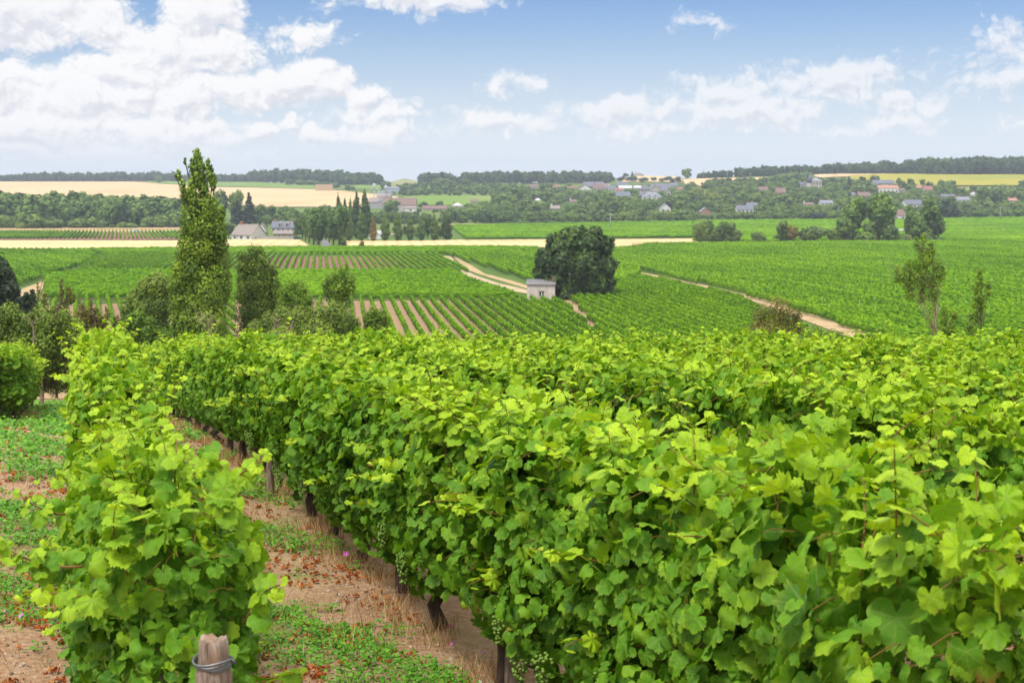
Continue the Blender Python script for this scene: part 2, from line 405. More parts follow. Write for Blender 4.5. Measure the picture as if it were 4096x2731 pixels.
# columns are closer together in the middle
X = np.sign(U) * np.abs(U) ** 1.35 * (Y + 40)
obj('ground', gridmesh('ground', X, Y, 0.0, MAT['ground']), kind='structure')

def resample(P, n):
    P = np.array(P, float); d = np.r_[0, np.cumsum(np.hypot(*np.diff(P, axis=0).T))]
    t_ = np.linspace(0, d[-1], n); return np.c_[np.interp(t_, d, P[:, 0]), np.interp(t_, d, P[:, 1])]
def sheet(name, far, near, mat, off=None, nc=80, nr=14, world=False, **kw):
    """a strip of ground between two polylines of view points"""
    A = resample(far, nc) ; B = resample(near, nc)
    if not world:
        A = np.array([G(*p) for p in A]); B = np.array([G(*p) for p in B])
    w = np.linspace(0, 1, nr)[:, None, None]
    Pn = B[None] * (1 - w) + A[None] * w
    d = float(np.median(Pn[..., 1]))
    off = (.02 + d * .00035) if off is None else off
    kw.setdefault('kind', 'structure')
    return obj(name, gridmesh(name, Pn[..., 0], Pn[..., 1], off, mat), **kw)

sheet('stubble_field', [C1(-400, 945), C1(1700, 945), C2(80, 935), C2(400, 940)], [C1(-400, 1048), C1(1700, 1042), C2(100, 1024), C2(540, 1024)], MAT['stubble'])
sheet('stubble_field', [C2(820, 950), C2(1500, 950), C2(1900, 940), C2(2160, 1000)], [C2(840, 1024), C2(1500, 1024), C2(2000, 1026), C2(2170, 1026)], MAT['stubble'])
sheet('stubble_field', [C2(1930, 944), C3(0, 940), C3(900, 936), C3(1640, 930), C3(2350, 930)], [C2(2130, 1008), C3(0, 1008), C3(950, 1008), C3(1150, 990), C3(2350, 975)], MAT['stubble'])
sheet('dry_field', [C1(-400, 832), C1(1700, 826)], [C1(-400, 862), C1(1700, 862)], MAT['dry_verge'])
sheet('stubble_field', [C1(-400, 864), C1(1700, 858)], [C1(-400, 885), C1(1700, 885)], MAT['stubble'], off=.24)
sheet('dry_field', [C2(1790, 795), C3(1000, 785)], [C2(1790, 812), C3(1000, 792)], MAT['dry_verge'])
sheet('dry_verge', [C3(1100, 975), C3(2350, 972), C4(900, 958), C4(1700, 952)], [C3(1100, 996), C3(2350, 986), C4(900, 972), C4(1700, 962)], MAT['dry_verge'], off=.3)
# hills
sheet('stubble_hill_field', [C1(-500, 402), C1(1200, 402), C1(1500, 425), C1(1950, 455), C2(0, 462), C2(700, 482), C2(1300, 545)],
      [C1(-500, 560), C1(1600, 560), C2(0, 640), C2(700, 640), C2(1000, 640), C2(1200, 600), C2(1300, 560)], MAT['stubble_hill'], off=.5, nr=30)
sheet('green_hill_field', [C1(1250, 400), C1(1900, 412), C2(0, 412), C2(400, 430), C2(760, 455)], [C1(1450, 425), C1(1950, 452), C2(0, 460), C2(400, 474), C2(770, 484)], MAT['meadow'], off=.9)
sheet('green_hill_field', [C2(770, 430), C2(1200, 440), C2(1600, 430)], [C2(800, 470), C2(1200, 480), C2(1600, 466)], MAT['meadow'], off=.6)
sheet('dry_hill_field', [C2(1190, 379), C2(1490, 379)], [C2(1190, 440), C2(1640, 440)], MAT['gap_field'], off=.8)
sheet('green_vine_field', [C2(1350, 535), C2(2200, 535)], [C2(1400, 620), C2(2200, 630)], MAT['meadow'], off=.5)
sheet('stubble_hill_field', [C3(1000, 356), C3(1560, 354)], [C3(1000, 410), C3(1560, 410)], MAT['stubble_hill'], off=.6)
sheet('stubble_hill_field', [C3(1560, 384), C3(2350, 366)], [C3(1600, 440), C3(1750, 448), C3(2000, 430), C3(2300, 400)], MAT['stubble_hill'], off=.6)
sheet('stubble_hill_field', [C4(420, 342), C4(1200, 322), C4(1300, 330)], [C4(440, 372), C4(760, 360), C4(1300, 340)], MAT['stubble_hill'], off=.6)
sheet('sunflower_field', [C4(760, 355), C4(1250, 338), C4(1600, 346), C4(2600, 346)], [C4(760, 400), C4(1250, 448), C4(1600, 450), C4(2600, 446)], MAT['sunflower'], off=1.0, nr=20)
sheet('village_shade_ground', [C3(-300, 470), C3(1500, 420), C4(0, 430), C4(1500, 460), C4(2700, 450)], [C3(-300, 790), C3(1500, 770), C4(0, 760), C4(1500, 742), C4(2700, 742)], MAT['gap_shade_green'], off=.4, nr=30)  # darkened ground sheet, painted shade between the village trees
sheet('young_vineyard', [C4(1740, 462), C4(2350, 458)], [C4(1740, 505), C4(2350, 500)], MAT['youngvine'], off=.9)
# tracks and lane
sheet('gravel_track', [C2(1700, 1088), C2(1785, 1200), C2(1940, 1288), C2(2180, 1372), C3(-10, 1410), C3(150, 1440), C3(330,1520)],
      [C2(1790, 1088), C2(1850, 1175), C2(2000, 1262), C2(2225, 1340), C3(30, 1375), C3(380, 1462), C3(400,1520)], MAT['track'], nr=6)
sheet('dirt_track', [C2(1815, 1088), C2(1990, 1180), C2(2100, 1250), C2(2351, 1315), C3(140, 1360)], [C2(1815, 1092), C2(1930, 1214), C2(2100, 1272), C2(2351, 1347), C3(150, 1392)], MAT['dirt_track'], off=.07, nr=5)
sheet('dirt_track', [C1(800, 1185), C1(560, 1295), C1(350, 1340), C1(180, 1400), C1(-60, 1470)], [C1(760, 1255), C1(600, 1300), C1(420, 1370), C1(320, 1440), C1(150, 1520)], MAT['dirt_track'], nr=6)
sheet('dirt_track', [C3(1110, 1225), C3(1350, 1270), C3(1700, 1340), C3(2050, 1420), C4(0, 1460), (3216, 1245), (3500, 1350), (3560, 1378)],
      [C3(1110, 1238), C3(1350, 1290), C3(1700, 1368), C3(2070, 1450), C3(2250, 1520), (3216, 1282), (3400, 1352), (3480, 1378)], MAT['dirt_track'], nr=6)
sheet('dirt_strip', [C3(410, 1450), C3(560, 1568), V(1405, 790)], [C3(500, 1480), C3(600, 1568), V(1445, 800)], MAT['light_soil'], nr=6, off=.12)
sheet('asphalt_lane', [C2(610, 935), C2(590, 1010)], [C2(640, 935), C2(720, 1016)], MAT['asphalt'], nr=5)

# ------------------------------------------------------------------ valley vine rows
def inpoly(poly, x, y):
    c = np.zeros(len(x), bool); n = len(poly)
    for i in range(n):
        x0, y0 = poly[i]; x1, y1 = poly[(i + 1) % n]
        if y0 == y1: continue
        c ^= ((y0 > y) != (y1 > y)) & (x < (x1 - x0) * (y - y0) / (y1 - y0) + x0)
    return c
def row_mesh_data(P, hgt=1.1, wid=.21, cards=0, rg=rng, card=.17):
    """a trellised vine row along the points P (n,2)"""
    n = len(P); z = h(P[:, 0], P[:, 1])
    T = np.gradient(P, axis=0); T /= np.linalg.norm(T, axis=1)[:, None] + 1e-9; Nn = np.c_[-T[:, 1], T[:, 0]]
    prof = np.array([(-.55, .32), (-1, .62), (-.85, 1.0), (0, 1.08), (.85, 1.0), (1, .62), (.55, .32)]); k = len(prof)
    off = prof[None, :, 0] * wid + rg.normal(0, .055, (n, k)); zz = prof[None, :, 1] * hgt + rg.normal(0, .07, (n, k))
    lump = 1 + .12 * rg.normal(0, 1, n); off *= lump[:, None]; zz *= (1 + .06 * rg.normal(0, 1, n))[:, None]
    al = rg.normal(0, .09, (n, k))
    Vx = P[:, 0][:, None] + Nn[:, 0][:, None] * off + T[:, 0][:, None] * al
    Vy = P[:, 1][:, None] + Nn[:, 1][:, None] * off + T[:, 1][:, None] * al
    Vz = z[:, None] + zz
    V_ = np.stack([Vx, Vy, Vz], -1).reshape(-1, 3)
    idx = np.arange(n * k).reshape(n, k)
    F = np.stack([idx[:-1, :-1], idx[:-1, 1:], idx[1:, 1:], idx[1:, :-1]], -1).reshape(-1, 4)
    F = np.r_[F, [[idx[0, 0], idx[0, 2], idx[0, 4], idx[0, 6]], [idx[-1, 6], idx[-1, 4], idx[-1, 2], idx[-1, 0]]]]
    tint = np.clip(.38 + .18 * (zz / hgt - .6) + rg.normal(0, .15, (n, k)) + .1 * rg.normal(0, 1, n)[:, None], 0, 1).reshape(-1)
    if cards:
        L = np.linalg.norm(P[-1] - P[0]); m_ = max(4, int(L * cards)); s = rg.uniform(0, n - 1.001, m_); i = s.astype(int); f = s - i
        c = P[i] * (1 - f)[:, None] + P[i + 1] * f[:, None]; nn = Nn[i]; ang = rg.uniform(-.25, math.pi + .25, m_)
        o_ = np.cos(ang) * wid * 1.15 + rg.normal(0, .03, m_); zc = .72 * hgt + np.sin(ang) * hgt * .38 + rg.normal(0, .05, m_)
        zc += (rg.random(m_) < .12) * rg.uniform(.05, .3, m_)
        ctr = np.c_[c[:, 0] + nn[:, 0] * o_, c[:, 1] + nn[:, 1] * o_, z[i] + zc]
        nrm = np.c_[nn * np.cos(ang)[:, None], np.sin(ang) + .3] + rg.normal(0, .4, (m_, 3)); nrm /= np.linalg.norm(nrm, axis=1)[:, None]
        q = cards_at(ctr, nrm, rg.uniform(.7, 1.3, m_) * card, rg)
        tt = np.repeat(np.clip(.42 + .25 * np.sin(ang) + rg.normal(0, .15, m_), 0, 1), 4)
        F = np.r_[F, q[1] + len(V_)]; V_ = np.r_[V_, q[0]]; tint = np.r_[tint, tt]
    return V_, F, tint
def cards_at(C, Nr, S, rg):
    """irregular leaf-clump quads at centres C with normals Nr"""
    n = len(C); a = rg.normal(0, 1, (n, 3)); a -= (a * Nr).sum(1)[:, None] * Nr; a /= np.linalg.norm(a, axis=1)[:, None] + 1e-9; b = np.cross(Nr, a)
    cs = np.array([(-1, -.15), (.1, -.8), (1, .1), (-.05, .85)])
    V_ = np.empty((n, 4, 3))
    for k in range(4):
        j = cs[k][None] * rg.uniform(.75, 1.25, (n, 2))
        V_[:, k] = C + S[:, None] * (j[:, :1] * a + j[:, 1:] * b) + (S * rg.normal(0, .18, n))[:, None] * Nr
    return V_.reshape(-1, 3), np.arange(n * 4).reshape(-1, 4)
def join(parts):
    Vs, Fs, Ts, k = [], [], [], 0
    for v, f, t_ in parts: Vs.append(v); Fs.append(f + k); Ts.append(t_); k += len(v)
    return np.concatenate(Vs), np.concatenate(Fs), np.concatenate(Ts)
def rows(poly, slope, spacing=1.42, step=.45, cards=0, transverse=False, hgt=1.1, phase=0., wid=.21):
    """clipped row centre lines in a polygon of view points. slope = dx/dy (or dy/dx when transverse)"""
    W = [G(*p) for p in poly]; W = np.array(W)
    out = []
    if transverse: k = W[:, 1] - slope * W[:, 0]; lo, hi = W[:, 0].min(), W[:, 0].max()
    else: k = W[:, 0] - slope * W[:, 1]; lo, hi = W[:, 1].min(), W[:, 1].max()
    sp = spacing * math.sqrt(1 + slope * slope)
    for c in np.arange(math.ceil(k.min() / sp) * sp + phase, k.max(), sp):
        s = np.arange(lo, hi + step, step)
        P = np.c_[s, c + slope * s] if transverse else np.c_[c + slope * s, s]
        ins = inpoly(W, P[:, 0], P[:, 1])
        e = np.flatnonzero(np.diff(np.r_[0, ins.astype(int), 0]))
        for a, b_ in zip(e[::2], e[1::2]):
            if b_ - a < 6: continue
            Q = P[a:b_].copy()
            wob = rng.normal(0, .03, len(Q)).cumsum() * .15; Q[:, 1 if transverse else 0] += wob - wob.mean()
            out.append(Q)
    return out
row_count = 0
def row_field(poly, slope, label, group, cards=0, step=.45, card=.17, stuff=False, **kw):
    global row_count
    L = rows(poly, slope, step=step, **{k: v for k, v in kw.items() if k in ('spacing', 'transverse', 'phase')})
    hg = kw.get('hgt', 1.1); wd = kw.get('wid', .21)
    if stuff:
        v, f, t_ = join([row_mesh_data(Q, hg, wd, cards, card=card) for Q in L])
        return obj('vineyard', mesh('vineyard', v, f, MAT['vine_row'], tint=t_), kind='stuff', label=label, category='vineyard')
    for Q in L:
        v, f, t_ = row_mesh_data(Q, hg, wd, cards, card=card)
        b0 = v[0].copy(); v = v - b0
        obj('vine_row', mesh('vine_row', v, f, MAT['vine_row'], tint=t_), loc=tuple(b0), label=label, category='vine row', group=group); row_count += 1

# field just below the hill, seen along its rows
sheet('vineyard_soil', [C1(-60, 1568), V(480, 690), V(830, 692), V(1215, 692), C3(1000, 1475), V(1480, 690), (2960, 1200)], [V(60, 860), V(480, 860), V(830, 860), V(1215, 860), V(1500, 830), V(1700, 830), V(2000, 830)], MAT['light_soil'], off=.08, nr=20, nc=120)
row_field([V(830, 694), V(1215, 694), V(1290, 696), V(1405, 800), V(1430, 860), V(700, 860), V(560, 860), V(560, 690)], -.121, 'vine row with bare soil beside it, running uphill between the hut and the foreground hill', 'vine rows in front of the hut', cards=30, wid=.13, hgt=.95, card=.12)
row_field([V(1310, 690), V(1330, 684), V(1480, 640), V(1700, 690), V(1760, 730), V(1950, 800), V(1950, 850), V(1470, 850)], -.121, 'vine row in the slanting field between the round tree and the dirt track', 'vine rows beside the dirt track', cards=24, wid=.16, hgt=1.0, card=.13)
row_field([V(60, 720), V(150, 690), V(400, 690), V(540, 690), V(540, 860), V(60, 860)], -.30, 'vine row slanting behind the roadside bushes', 'vine rows behind the bushes', cards=22, wid=.15, hgt=.95, card=.13)
# transverse field
sheet('vineyard_soil', [V(90, 640), V(200, 629), V(560, 629), V(1050, 628), V(1150, 674)], [V(90, 688), V(200, 688), V(560, 688), V(1000, 692), V(1205, 690)], MAT['green_soil'], off=.07, nr=12)
row_field([V(100, 640), V(200, 630), V(560, 630), V(1046, 630), V(1090, 654), V(1183, 683), V(1198, 690), V(560, 688), V(100, 688)], 0.02, 'dense green vine row running across the valley below the striped field', 'vine rows across the valley', cards=7, step=.7, transverse=True, card=.2)
# striped brown field
sheet('vineyard_soil', [V(205, 590), V(600, 590), V(1000, 588)], [V(190, 630), V(600, 628), V(1075, 628)], MAT['brown_soil'], off=.1, nr=10)
row_field([V(200, 600), V(240, 588), V(600, 587), V(1005, 586), V(1080, 627), V(600, 627), V(180, 627)], -.135, 'vine row between strips of bare brown soil in the striped field', 'vine rows of the striped brown field', cards=5, step=.6, card=.16, wid=.18, hgt=.85)
row_field([V(200, 578), V(600, 574), V(1110, 572), V(1240, 574), V(1240, 580), V(1005, 586), V(600, 586), V(240, 587)], 0.01, 'vine row across the valley beside the pale stubble strip', 'vine rows along the stubble strip', cards=3, step=.9, transverse=True)
# left field
row_field([V(-60, 578), V(200, 578), V(225, 590), V(190, 612), V(60, 655), V(-60, 690)], -.52, 'vine row in the left valley field beyond the dirt track', 'vine rows of the far left field', stuff=True, cards=3, step=.8)
print('rows so far', row_count)
# right of the gravel track
row_field([V(1015, 584), V(1240, 580), V(1480, 572), V(1470, 640), V(1290, 690), V(1225, 650), V(1130, 620), V(1065, 600)], -.125, 'vines between the gravel track and the round tree', 'x', stuff=True, cards=4, step=.7)
# the great right hand field
row_field([V(1480, 565), V(1900, 560), V(2400, 558), V(2400, 800), V(2050, 790), V(1880, 735), V(1700, 678), V(1470, 622), V(1400, 600)], -.125, 'dense vines of the wide valley field', 'x', stuff=True, cards=5, step=.6)
row_field([V(1960, 800), V(2050, 795), V(2400, 800), V(2400, 860), V(1960, 860)], -.125, 'vine row in the wide valley field nearest the foreground hill', 'vine rows of the wide field', cards=18)
# flat fields further out
row_field([C2(1790, 820), C3(1000, 790), C3(1660, 778), C3(1660, 925), C3(0, 932), C2(1920, 938)], .0, 'bright vines of the flat field beyond the stubble', 'x', stuff=True, cards=2, step=1.2, transverse=True, spacing=2.2, wid=.5)
row_field([C3(1660, 775), C4(0, 768), C4(1500, 752), C4(2500, 742), C4(2500, 960), C4(1500, 955), C4(0, 965), C3(1660, 960)], .0, 'bright vines of the flat field behind the hedge', 'x', stuff=True, cards=2, step=1.3, transverse=True, spacing=2.2, wid=.5)
sheet('vineyard_soil', [C1(-300, 868), C1(1700, 866)], [C1(-300, 946), C1(1700, 940)], MAT['brown_soil'], off=.3, nr=8)
row_field([C1(-250, 872), C1(1650, 868), C1(1650, 935), C1(-250, 940)], -.275, 'short vine row in the far strip between two stubble fields', 'vine rows of the far left strip', stuff=True, cards=2, step=1.0, spacing=1.42)
print('rows', row_count)
# ------------------------------------------------------------------ grape leaf templates
def leaf_template(kind):
    spec = [(0, 1.0), (7, .90), (13, .93), (19, .82), (25, .80), (31, .78), (38, .90), (44, .88), (50, .97), (57, .86), (63, .88), (70, .78), (77, .74), (84, .82), (91, .80), (98, .88), (106, .80), (114, .82), (123, .74), (132, .78), (142, .68), (152, .64), (162, .50), (173, .18)]
    ang = [a for a, _ in spec] + [360 - a for a, _ in spec[:0:-1]]
    rad = [r_ for _, r_ in spec] + [r_ for _, r_ in spec[:0:-1]]
    a = np.radians(ang); r_ = np.array(rad); n = len(a)
    r_ = r_ * (1 + .035 * np.where(np.arange(n) % 2 == 0, 1, -1))
    ox, oy = r_ * np.sin(a), r_ * np.cos(a)
    V_ = [(0, 0)] + [(x * .5, y * .5) for x, y in zip(ox, oy)] + list(zip(ox, oy))
    V_ = np.array(V_); x, y = V_[:, 0], V_[:, 1]; rr = np.hypot(x, y)
    if kind == 0: z = -.28 * rr ** 2 + .10 * np.abs(x) + .09 * np.sin(7 * np.arctan2(x, y)) * rr
    elif kind == 1: z = .38 * np.abs(x) - .22 * rr ** 2 + .09 * np.sin(9 * x + 2) * rr
    elif kind == 2: z = -.35 * y * np.abs(y) - .12 * x * x + .07 * np.sin(5 * np.arctan2(x, y) + 1) * rr
    else: z = .12 * np.sin(4 * x + 1) + .10 * np.sin(5 * y) - .2 * rr ** 2
    T = [(0, 1 + i, 1 + (i + 1) % n) for i in range(n)]
    Fq = []
    for i in range(n):
        j = (i + 1) % n
        T.append((1 + i, 1 + n + i, 1 + n + j)); T.append((1 + i, 1 + n + j, 1 + j))
    return np.c_[V_, z], np.array(T), V_
TPL = [leaf_template(k) for k in range(4)]
def place_leaves(C, Nr, Tp, S, tint, rg):
    """leaves with blade origin C, normal Nr, tip direction Tp, size S"""
    Nr = Nr / np.linalg.norm(Nr, axis=1)[:, None]
    Tp = Tp - (Tp * Nr).sum(1)[:, None] * Nr; Tp /= np.linalg.norm(Tp, axis=1)[:, None] + 1e-9
    Xv = np.cross(Tp, Nr); k = rg.integers(0, 4, len(C)); Vs, Fs, Ts, Us, n0 = [], [], [], [], 0
    for q in range(4):
        I = np.flatnonzero(k == q)
        if not len(I): continue
        tv, tf, uv = TPL[q]
        asp = rg.uniform(.88, 1.15, len(I))
        fl = rg.uniform(.4, 1.7, len(I))
        W = C[I][:, None] + S[I][:, None, None] * (tv[None, :, :1] * asp[:, None, None] * Xv[I][:, None] + tv[None, :, 1:2] * Tp[I][:, None] + (tv[None, :, 2:] * fl[:, None, None]) * Nr[I][:, None])
        m_ = len(tv); F = tf[None] + (np.arange(len(I)) * m_)[:, None, None] + n0
        Vs.append(W.reshape(-1, 3)); Fs.append(F.reshape(-1, 3)); Ts.append(np.repeat(tint[I], m_)); Us.append(np.tile(uv, (len(I), 1))); n0 += len(I) * m_
    return np.concatenate(Vs), np.concatenate(Fs), np.concatenate(Ts), np.concatenate(Us)

def vine_shapes(seed, n_out=1650, n_in=240, grapes=0, half=.66, hw=.245, z0=.355, z1=1.27):
    rg = np.random.default_rng(seed)
    cz, hh = (z0 + z1) / 2, (z1 - z0) / 2
    # sample the surface of a lumpy super-ellipsoid
    d = rg.normal(0, 1, (n_out, 3)) * np.array([1.3, 1, 1.15]); d /= np.linalg.norm(d, axis=1)[:, None]
    p = 4.0; sc_ = (np.abs(d) ** p).sum(1) ** (-1 / p); S = d * sc_[:, None]
    ph = rg.uniform(0, 6.28, 6)
    lump = 1 + .22 * np.sin(5.3 * S[:, 0] + ph[0] + 2 * S[:, 2]) * np.sin(3.1 * S[:, 2] + ph[1]) + .08 * np.sin(9 * S[:, 0] + ph[2]) + rg.normal(0, .05, n_out)
    Pp = S * lump[:, None] * np.array([half, hw, hh]); Pp[:, 2] += cz
    # narrow skirt at the bottom, fuller top
    Pp[:, 1] *= np.interp(Pp[:, 2], [z0 - .1, .55, z1], [.72, 1.0, 1.06])
    nr = np.sign(S) * np.abs(S) ** (p - 1) / np.array([half, hw, hh]); nr /= np.linalg.norm(nr, axis=1)[:, None]
    nr = nr + np.array([0, 0, .40]) + rg.normal(0, .50, (n_out, 3))
    top0 = S[:, 2] > .72
    tp = np.array([0, 0, -1.0]) + nr * .25 + rg.normal(0, .45, (n_out, 3)); top = S[:, 2] > .75
    tp[top] = nr[top] * np.array([1, 1, 0]) + rg.normal(0, .6, (top.sum(), 3))
    nr[top0] = nr[top0] * .35 + rg.normal(0, .75, (top0.sum(), 3)) + np.array([0, 0, .25])
    size = .026 + .031 * rg.random(n_out) ** .9; size[top] *= .85
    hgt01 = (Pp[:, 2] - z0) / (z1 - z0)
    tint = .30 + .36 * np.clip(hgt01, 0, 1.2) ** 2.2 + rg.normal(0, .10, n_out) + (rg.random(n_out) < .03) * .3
    C = [Pp]; NR = [nr]; TP = [tp]; SZ = [size]; TI = [tint]
    q = rg.uniform(-1, 1, (n_in, 3)) * np.array([half, hw * .75, hh * .85]); q[:, 2] += cz
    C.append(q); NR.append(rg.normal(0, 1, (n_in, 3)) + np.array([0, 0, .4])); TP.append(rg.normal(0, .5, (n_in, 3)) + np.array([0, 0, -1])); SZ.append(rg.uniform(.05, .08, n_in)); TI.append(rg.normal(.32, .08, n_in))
    # shoots rising from the top and leaning out of the sides
    canes = MB()
    for s in range(28):
        if s < 22:
            b0 = np.array([rg.uniform(-half, half), rg.uniform(-hw, hw) * .9, z1 - .12]); dr = np.array([rg.normal(0, .35), rg.normal(0, .35), 1.0]); L = rg.uniform(.10, .34) if rg.random() < .8 else rg.uniform(.3, .5)
        else:
            sd_ = rg.choice([-1, 1]); b0 = np.array([rg.uniform(-half, half), sd_ * hw * .8, rg.uniform(.6, 1.15)]); dr = np.array([rg.normal(0, .5), sd_ * 1.0, .35]); L = rg.uniform(.12, .30)
        dr /= np.linalg.norm(dr); m_ = max(3, int(L / .035)); tt = np.linspace(0, 1, m_ + 1)
        bend = np.array([rg.normal(0, .12), rg.normal(0, .12), -.10])
        pts = b0 + np.outer(tt * L, dr) + np.outer(tt ** 2 * L, bend * 2)
        canes.tube(pts, list(np.linspace(.0035, .0015, m_ + 1)), 4)
        for i in range(1, m_ + 1):
            side = np.cross(dr, [0, 0, 1.]) + 1e-3; side = side / np.linalg.norm(side) * (1 if i % 2 else -1) + rg.normal(0, .35, 3)
            sz = (.070 - .042 * tt[i]) * rg.uniform(.8, 1.15)
            C.append((pts[i] + side * .02)[None]); NR.append((np.array([0, 0, 1.0]) + side * .3 + rg.normal(0, .3, 3))[None]); TP.append((side + np.array([0, 0, -.25]))[None])
            SZ.append(np.array([sz])); TI.append(np.array([.58 + .42 * tt[i] + rg.normal(0, .06)]))
        if rg.random() < .3:   # tendril
            e = pts[-1]; tq = np.linspace(0, 1, 9); cur = np.c_[e[0] + .05 * tq * np.cos(5 * tq), e[1] + .05 * tq * np.sin(5 * tq), e[2] + .06 * tq]
            canes.tube(cur, .0011, 3)
    C = np.concatenate(C); NR = np.concatenate(NR); TP = np.concatenate(TP); SZ = np.concatenate(SZ); TI = np.clip(np.concatenate(TI), 0, 1)
    v, f, t_, uv = place_leaves(C, NR, TP, SZ, TI, rg)
    # petioles and older canes
    for i in rg.choice(n_out, 200, replace=False):
        a = C[i]; inn = np.array([a[0] + rg.normal(0, .03), a[1] * .45, a[2] + rg.uniform(-.03, .08)]); dd = inn - a; L = np.linalg.norm(dd)
        if L > .14: inn = a + dd * .14 / L
        canes.tube([a, (a + inn) / 2 + [0, 0, .012], inn], .0017, 3, cap=False)
    for s in range(9):
        x0 = rg.uniform(-.5, .5); y0 = rg.uniform(-.1, .1)
        canes.tube([(x0 * .6, y0 * .3, .45), (x0, y0, .8), (x0 + rg.normal(0, .1), y0 * 1.8 + rg.normal(0, .06), 1.22)], [.0042, .0036, .0022], 5)
    tr = MB(); bx, by = rg.normal(0, .04, 2)
    ex = rg.uniform(-.05, .05); rr = rg.uniform(.032, .046)
    tp_ = [(ex - .02, 0, -.12), (ex, .0, .02), (ex + bx, by, .14), (ex * .5 - bx, -by, .27), (bx * .4, 0, .42), (0, 0, .55)]
    tr.tube(tp_, [rr * 1.35, rr * 1.15, rr, rr * .95, rr * 1.25, rr * .7], 9)
    tr.tube([(0, 0, .46), (.15, .01, .55), (.42, .0, .58)], [.022, .018, .012], 6); tr.tube([(0, 0, .46), (-.14, .01, .56), (-.40, .0, .57)], [.022, .018, .012], 6)
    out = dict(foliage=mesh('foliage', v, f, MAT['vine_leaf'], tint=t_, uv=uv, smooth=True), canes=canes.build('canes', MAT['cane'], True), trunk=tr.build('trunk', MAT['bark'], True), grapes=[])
    for g in range(3):
        gb = MB(); ico = icosphere(); gx = rg.uniform(-.4, .4); gz = rg.uniform(.40, .56)
        for i in range(70):
            u = rg.random() ** .8; rad = .036 * (1 - u * .7) * math.sqrt(rg.random()) * 1.2; th = rg.uniform(0, 6.28)
            c = np.array([gx + rad * math.cos(th), hw * 1.06 + rad * math.sin(th), gz - u * .14]); gb.add(ico[0] * .0078 + c, ico[1])
        out['grapes'].append(gb.build('grape_cluster', MAT['grape'], True))
    return out
def icosphere():
    t_ = (1 + 5 ** .5) / 2
    v = np.array([(-1, t_, 0), (1, t_, 0), (-1, -t_, 0), (1, -t_, 0), (0, -1, t_), (0, 1, t_), (0, -1, -t_), (0, 1, -t_), (t_, 0, -1), (t_, 0, 1), (-t_, 0, -1), (-t_, 0, 1)]) / math.sqrt(1 + t_ * t_)
    f = [(0, 11, 5), (0, 5, 1), (0, 1, 7), (0, 7, 10), (0, 10, 11), (1, 5, 9), (5, 11, 4), (11, 10, 2), (10, 7, 6), (7, 1, 8), (3, 9, 4), (3, 4, 2), (3, 2, 6), (3, 6, 8), (3, 8, 9), (4, 9, 5), (2, 4, 11), (6, 2, 10), (8, 6, 7), (9, 8, 1)]
    return v, f

VP_ = [vine_shapes(100 + i) for i in range(9)]
ORD = ['first', 'second', 'third', 'fourth', 'fifth', 'sixth', 'seventh', 'eighth', 'ninth', 'tenth', 'eleventh', 'twelfth', 'thirteenth', 'fourteenth', 'fifteenth', 'sixteenth', 'seventeenth', 'eighteenth', 'nineteenth', 'twentieth']
def make_vine(x, y, rz, label, group, trunk=True, grapes=False, k=None, scale=1.0):
    k = int(rng.integers(0, len(VP_))) if k is None else k
    s = VP_[k]
    t_ = thing('grape_vine', label, 'grape vine', (x, y, hs1(x, y)), group, rz)
    t_.scale = (1.0, rng.uniform(.92, 1.12) * scale, rng.uniform(.94, 1.06) * (scale if scale > .95 else (.86 if y < 8 else 1.04)))
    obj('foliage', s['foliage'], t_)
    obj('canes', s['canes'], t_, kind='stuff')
    if trunk: obj('trunk', s['trunk'], t_)
    if grapes:
        for g in s['grapes']: obj('grape_cluster', g, t_)
    return t_
SL = -.32
RZ = math.atan2(1, SL)                 # local x along the row
def row_x(c, y): return c + SL * y
def plant_row(c, y0, y1, label, group, sp=1.06, detail=True, sl=SL, scale=1.0):
    dy = sp / math.sqrt(1 + sl * sl); y = y0; i = 0
    while y <= y1:
        flip = math.pi if rng.random() < .5 else 0
        lb = label(i) if callable(label) else label
        make_vine(c + sl * y + rng.normal(0, .02), y, math.atan2(1, sl) + flip + rng.normal(0, .05), lb, group, trunk=detail, grapes=detail and y < 16 and rng.random() < .8, scale=scale)
        y += dy * rng.uniform(.95, 1.05); i += 1
    return i
cnt = 0
# short row at the left, ending at the wired post
cnt += plant_row(.17, 4.62, 15.2, lambda i: ('leafy grape vine right behind the weathered post, first of the left row' if i == 0 else '%s grape vine of the left row, counted back from the wired post' % ORD[i]), 'vines of the left row', sl=-.303, scale=.79)
# row beside the bare lane
cnt += plant_row(2.03, 3.5, 13.2, lambda i: '%s grape vine of the row right of the dirt lane, counted from the camera' % ORD[i], 'vines of the row beside the lane')
cnt += plant_row(2.06, 14.0, 60, 'grape vine far down the row right of the dirt lane, bare trunk below', 'vines far down the row beside the lane', sp=1.15)
cnt += plant_row(-1.0, 25.0, 37, 'grape vine at the left edge beyond the thin stake', 'vines at the left edge', sl=-.315)
cnt += plant_row(-1.5, 24.6, 33, 'grape vine at the left edge beyond the thin stake', 'vines at the left edge', sl=-.315)
ORD.append('last')
for k in range(1, 13):
    c = 2.13 + 1.72 * k
    y0 = max(3.0, c / (.43 + .32) - .6)
    cnt += plant_row(c, y0, 29 if k < 8 else 31, 'grape vine in the %s row right of the dirt lane, bright leafy top' % ORD[k], 'vines of the %s row' % ORD[k], sp=1.22, detail=False)
print('vines', cnt)

